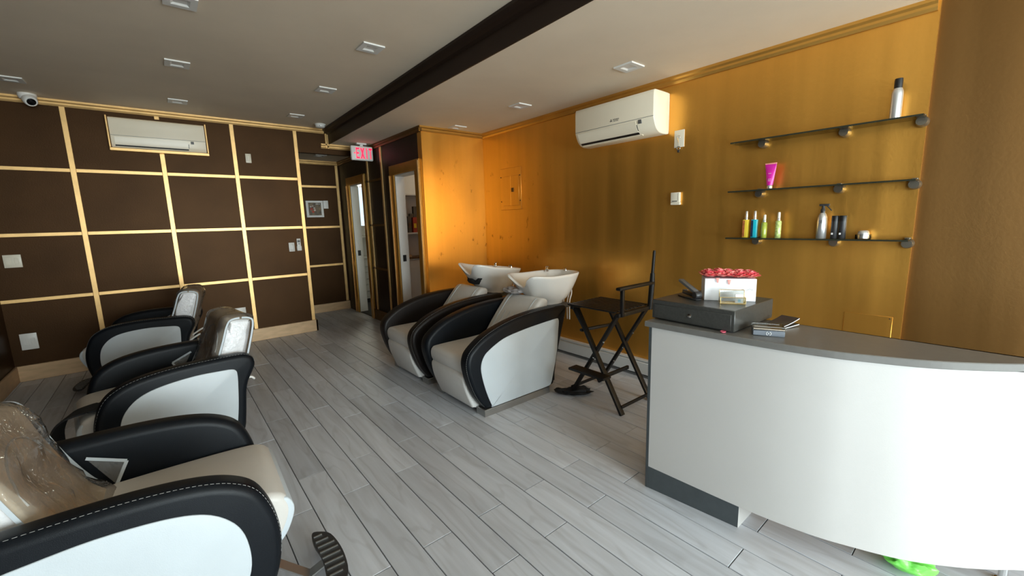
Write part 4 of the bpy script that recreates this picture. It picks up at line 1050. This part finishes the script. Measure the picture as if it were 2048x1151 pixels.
def backwash(label, loc, near):
    t = thing('backwash_unit', label, 'salon chair', loc, 0, 'pair of backwash shampoo units')
    for s in (-1, 1): upholstered_arm(t, SARM, SINL, s*.255, s*.37, .034, 'leather_brown' if not near else 'leather', 'white_leather', (4, 46))
    for s in (-1, 1): bxo('plinth_rail', (-.440, s*.31-.058, 0), (.262, s*.31+.058, .057), 'steel', t, .002, 1)
    bxo('plinth_front', (-.40, -.25, 0), (-.37, .25, .05), 'dark_plastic', t)
    sp = spline([(-.25, .33), (-.50, .335), (-.545, .36), (-.555, .42), (-.535, .458), (-.48, .468), (-.2, .468), (.1, .46), (.1, .34)], 5)
    bm = B(); rprism(bm, sp, -.25, .25, .025, 4); obj('seat', bm, 'grey_leather', t, 60)
    lp = spline([(-.40, .045), (-.46, .045), (-.475, .06), (-.53, .20), (-.55, .30), (-.540, .342), (-.50, .352), (-.42, .34), (-.38, .2)], 5)
    bm = B(); rprism(bm, lp, -.252, .252, .022, 4); lr = obj('leg_rest', bm, 'grey_leather', t, 60)
    bp = [(.0, .45), (.07, .56), (.17, .68), (.26, .775), (.31, .81), (.37, .805), (.39, .77), (.36, .68), (.28, .52), (.18, .42), (.06, .41)]
    bpl = spline(bp, 5)
    bm = B(); rprism(bm, bpl, -.24, .24, .028, 4); bk = obj('backrest', bm, 'grey_leather', t, 60)
    fr = spline(bp[:5], 6, False)
    for y in (-.105, -.035, .035, .105):
        bm = B(); tube(bm, [(p.x-.001, y, p.y+.001) for p in fr[:13]], .0035, 6); obj('channel_seam', bm, 'white_leather', bk, 60)
    for y in (-.17, .17):
        bm = B(); tube(bm, [(p.x-.001, y*(1+.0*i), p.y+.001) for i, p in enumerate(fr)], .0045, 6); obj('side_seam', bm, 'white_leather', bk, 60)
    bxo('basin_support', (.26, -.20, 0), (.50, .20, .69), 'dark_plastic', t, .01, 2)
    bxo('basin_plate', (.30, -.24, .69), (.76, .20, .706), 'dark_plastic', t, .008, 2)
    b = bowl(t)
    for k, dy in enumerate((-.06, -.03, .02)):
        bm = B(); tube(bm, spline([(.87, dy, .87), (.89, dy, .78), (.87, dy+.01, .68), (.88, dy+.02, .50)], 5, False), .006, 8); obj('hose', bm, 'white_plastic', t, 40)
    return t, b
u1, b1 = backwash('nearer backwash chair and white basin beside the tall folding chair', (2.2, 2.87, 0), True)
u2, b2 = backwash('farther backwash chair and white basin beside the orange wall', (2.2, 3.77, 0), False)
piv = Vector((.655, 0, .72)); b2.matrix_local = Matrix.Translation(piv) @ Matrix.Rotation(math.radians(7), 4, 'Y') @ Matrix.Translation(-piv)
# cloths on the headrests
def cloth(name, label, loc, sx, sy, sz, mat, seed, ears=False):
    bm = B(); bmesh.ops.create_icosphere(bm, subdivisions=4, radius=1)
    for v in bm.verts:
        n_ = noise.noise(v.co*2.1+Vector((seed, 0, 0)))*.35+noise.noise(v.co*5+Vector((seed, 3, 0)))*.16
        c = v.co.copy(); e = 0
        if ears: e = max(0, abs(c.y)-.45)*1.1
        v.co = Vector((c.x*sx*(1+n_), c.y*sy*(1+n_*.5), (c.z*.5+.5)*sz*(1+n_)+e*sz))
    return tag(obj(name, bm, mat, None, 70, loc), label, 'cloth')
cloth('neck_towel', 'grey folded cloth draped over the near backwash headrest', (2.525, 3.04, .812), .07, .13, .06, 'cloth_grey', 2.0)
cloth('neck_rest', 'dark brown neck rest lying below the far basin', (2.60, 3.76, .822), .08, .13, .07, 'cloth_black', 5.0, True)

# ------------------------------------------------------------------ tall folding chair
t = thing('director_chair', 'tall black wooden folding chair with one raised armrest', 'chair', (2.75, 2.08, 0))
def P(x, y, z): return (x-2.75, y-2.08, z)
YN, YFAR = 1.83, 2.33
for x in (2.56, 2.95):
    bm = B(); beam(bm, P(x, YN-.02, 0.0), P(x, YFAR-.06, .775), .022, .045, (1, 0, 0), .003); obj('leg', bm, 'black_wood', t, 40)
    bm = B(); beam(bm, P(x+.024, YFAR+.03, 0.0), P(x+.024, YN+.05, .775), .022, .045, (1, 0, 0), .003); obj('leg', bm, 'black_wood', t, 40)
    for q in ((x-.016, 2.08, .40), (x-.016, 1.98, .55), (x-.016, 2.17, .26)):
        bm = B(); lathe(bm, [(.007, 0), (.007, -.004), (.003, -.006)], 12, P(*q), axis='x'); obj('bolt', bm, 'chrome', t, 40)
for y in (YN+.02, YFAR-.03): bm = B(); beam(bm, P(2.53, y, .782), P(3.0, y, .782), .035, .03, (0, 0, 1), .003); obj('seat_rail', bm, 'black_wood', t, 40)
for i in range(9):
    x = 2.55+i*.05; bm = B(); beam(bm, P(x, YN+.04, .802), P(x, YFAR+.02, .802), .040, .012, (0, 0, 1), .003); obj('seat_slat', bm, 'black_wood', t, 40)
bm = B(); beam(bm, P(2.565, YN, .77), P(2.565, YN, .975), .028, .028, (0, 1, 0), .006); obj('arm_post', bm, 'black_wood', t, 40)
bm = B(); beam(bm, P(2.51, YN, .985), P(2.965, YN, .985), .045, .024, (0, 0, 1), .008); obj('armrest', bm, 'black_wood', t, 40)
bm = B(); tube(bm, [P(2.945, YN+.01, .77), P(2.955, YN, .98), P(2.958, YN, 1.06)], [.020, .022, .018], 12); obj('back_post', bm, 'black_wood', t, 40)
bm = B(); tube(bm, [P(2.957, YN, 1.05), P(2.970, YN-.003, 1.225), P(2.971, YN-.003, 1.24)], [.013, .012, .009], 12); obj('back_pole', bm, 'black_wood', t, 40)
bm = B(); beam(bm, P(2.55, 2.22, .60), P(2.93, 2.16, .60), .03, .022, (0, 0, 1), .005); obj('folded_armrest', bm, 'black_wood', t, 40)
bm = B(); beam(bm, P(2.56, 2.30, .77), P(2.58, 2.20, .60), .022, .022, (0, 1, 0), .004); obj('folded_arm_post', bm, 'black_wood', t, 40)
bm = B(); beam(bm, P(2.50, YN+.08, .285), P(2.50, YFAR-.06, .285), .10, .022, (0, 0, 1), .006); obj('footrest', bm, 'black_wood', t, 40)
for y, dy in ((YN, 0), (YFAR+.012, 0)): bm = B(); beam(bm, P(2.57, y, .055 if y < 2 else .07), P(2.96, y, .055 if y < 2 else .07), .016, .024, (0, 0, 1), .003); obj('stretcher', bm, 'black_wood', t, 40)
bm = B(); beam(bm, P(2.56, 2.05, .225), P(2.97, 2.05, .225), .02, .03, (0, 0, 1), .003); obj('brace', bm, 'black_wood', t, 40)
# black cloth on the floor
bm = B(); bmesh.ops.create_icosphere(bm, subdivisions=4, radius=1)
for v in bm.verts:
    n_ = noise.noise(v.co*1.9+Vector((4, 1, 0)))*.45+noise.noise(v.co*4)*.2; c = v.co
    v.co = Vector((c.x*.075*(1+n_), c.y*.15*(1+n_*.8), max(0, c.z*.5+.5)*.045*(1+n_*1.5)))
tag(obj('crumpled_cloth', bm, 'cloth_black', None, 70, (2.60, 2.345, .0008)), 'crumpled black cloth on the floor under the tall chair', 'cloth').rotation_euler = (0, 0, .78)

# ------------------------------------------------------------------ closet and bathroom contents
t = thing('closet_cabinet', 'white panelled base cabinet inside the closet', 'cabinet', (2.66, 5.72, 0))
bxo('body', (0, 0, .0), (.86, .195, .985), 'white_paint', t, .003, 1)
for x in (.01, .44):
    d_ = bxo('door', (x, -.018, .06), (x+.415, -.001, .96), 'white_paint', t, .003, 1); bxo('door_panel', (x+.06, -.024, .14), (x+.355, -.0185, .86), 'white_paint', d_, .002, 1)
bxo('wooden_top', (-.02, -.03, .985), (.87, .195, 1.012), 'carton_brown', t, .003, 1)
for z, lab in ((1.345, 'lower white closet shelf carrying small cartons'), (1.90, 'upper empty white closet shelf')):
    t = thing('closet_shelf', lab, 'shelf', (3.09, 5.80, z)); bxo('board', (-.46, -.10, 0), (.45, .115, .022), 'white_paint', t, .002, 1); bxo('cleat', (-.46, .095, -.04), (.45, .115, -.001), 'white_paint', t)
for i, (x, y, w_, h_, m, lab) in enumerate(((2.815, 5.745, .055, .235, 'carton_grey', 'grey carton at the left of the closet shelf'), (2.876, 5.79, .055, .275, 'carton_grey', 'taller grey carton behind the red one on the closet shelf'), (2.895, 5.735, .06, .22, 'carton_red', 'red carton with a yellow label on the closet shelf'), (2.945, 5.80, .06, .38, 'carton_grey', 'tallest dark carton on the closet shelf'))):
    t = thing('carton', lab, 'carton', (x, y, 1.3672), 0, 'cartons on the closet shelf')
    b_ = bxo('carton_body', (-w_/2, -.025, 0), (w_/2, .025, h_), m, t, .002, 1); bxo('carton_label', (-w_/2+.01, -.0262, h_*.3), (w_/2-.01, -.0245, h_*.6), 'yellow_liq' if m == 'carton_red' else 'carton_brown', b_)
t = thing('wooden_board', 'short piece of tan wood lying on the closet cabinet', 'board', (2.76, 5.76, 1.0125)); bxo('plank_piece', (-.06, -.04, 0), (.06, .06, .03), 'base_wood', t, .002, 1)
t = thing('closet_fill_lamp', 'added round ceiling lamp, out of view, brightening the closet', 'lamp', (3.05, 5.25, ZL))  # lamp added to brighten the closet interior, never in view
bm = B(); lathe(bm, [(.10, 0), (.10, -.02), (.09, -.025)], 24); obj('base', bm, 'white_plastic', t, 40)
bm = B(); lathe(bm, [(.085, -.025), (.08, -.05), (.05, -.07), (.002, -.075)], 24); obj('shade', bm, 'fill_lamp_lit', t, 40)
t = thing('bathroom_vanity', 'white bathroom vanity with drawers', 'vanity', (2.75, 7.985, 0))
bxo('body', (0, 0, .08), (1.0, .31, .86), 'white_paint', t, .003, 1)
for x in (.02, .51):
    for z in (.12, .36, .60): d_ = bxo('drawer', (x, -.018, z), (x+.47, -.001, z+.22), 'white_paint', t, .003, 1); bxo('drawer_pull', (x+.18, -.030, z+.10), (x+.30, -.0185, z+.115), 'steel', d_)
bxo('vanity_top', (-.02, -.03, .86), (1.02, .31, .90), 'ceramic', t, .004, 1); bxo('kick', (.01, .03, 0), (.99, .30, .08), 'dark_plastic', t)
t = thing('bathroom_shelf', 'small white shelf above the vanity', 'shelf', (3.15, 8.19, 1.25)); bxo('board', (-.20, -.12, 0), (.35, .105, .03), 'white_paint', t, .002, 1); bxo('support', (-.18, .085, -.06), (.33, .105, -.001), 'white_paint', t)
t = tag(thing('window_2', 'bright bathroom window seen through the far doorway', 'window', (3.26, 8.30, 1.25)), kind='structure')
for lo, hi in (((-.26, -.02, .20), (.26, .06, .23)), ((-.26, -.02, .97), (.26, .06, 1.0)), ((-.26, -.02, .23), (-.23, .06, .97)), ((.23, -.02, .23), (.26, .06, .97))): bxo('window_frame', lo, hi, 'white_paint', t)
bxo('pane', (-.23, .03, .23), (.23, .036, .97), 'window_glass', t)
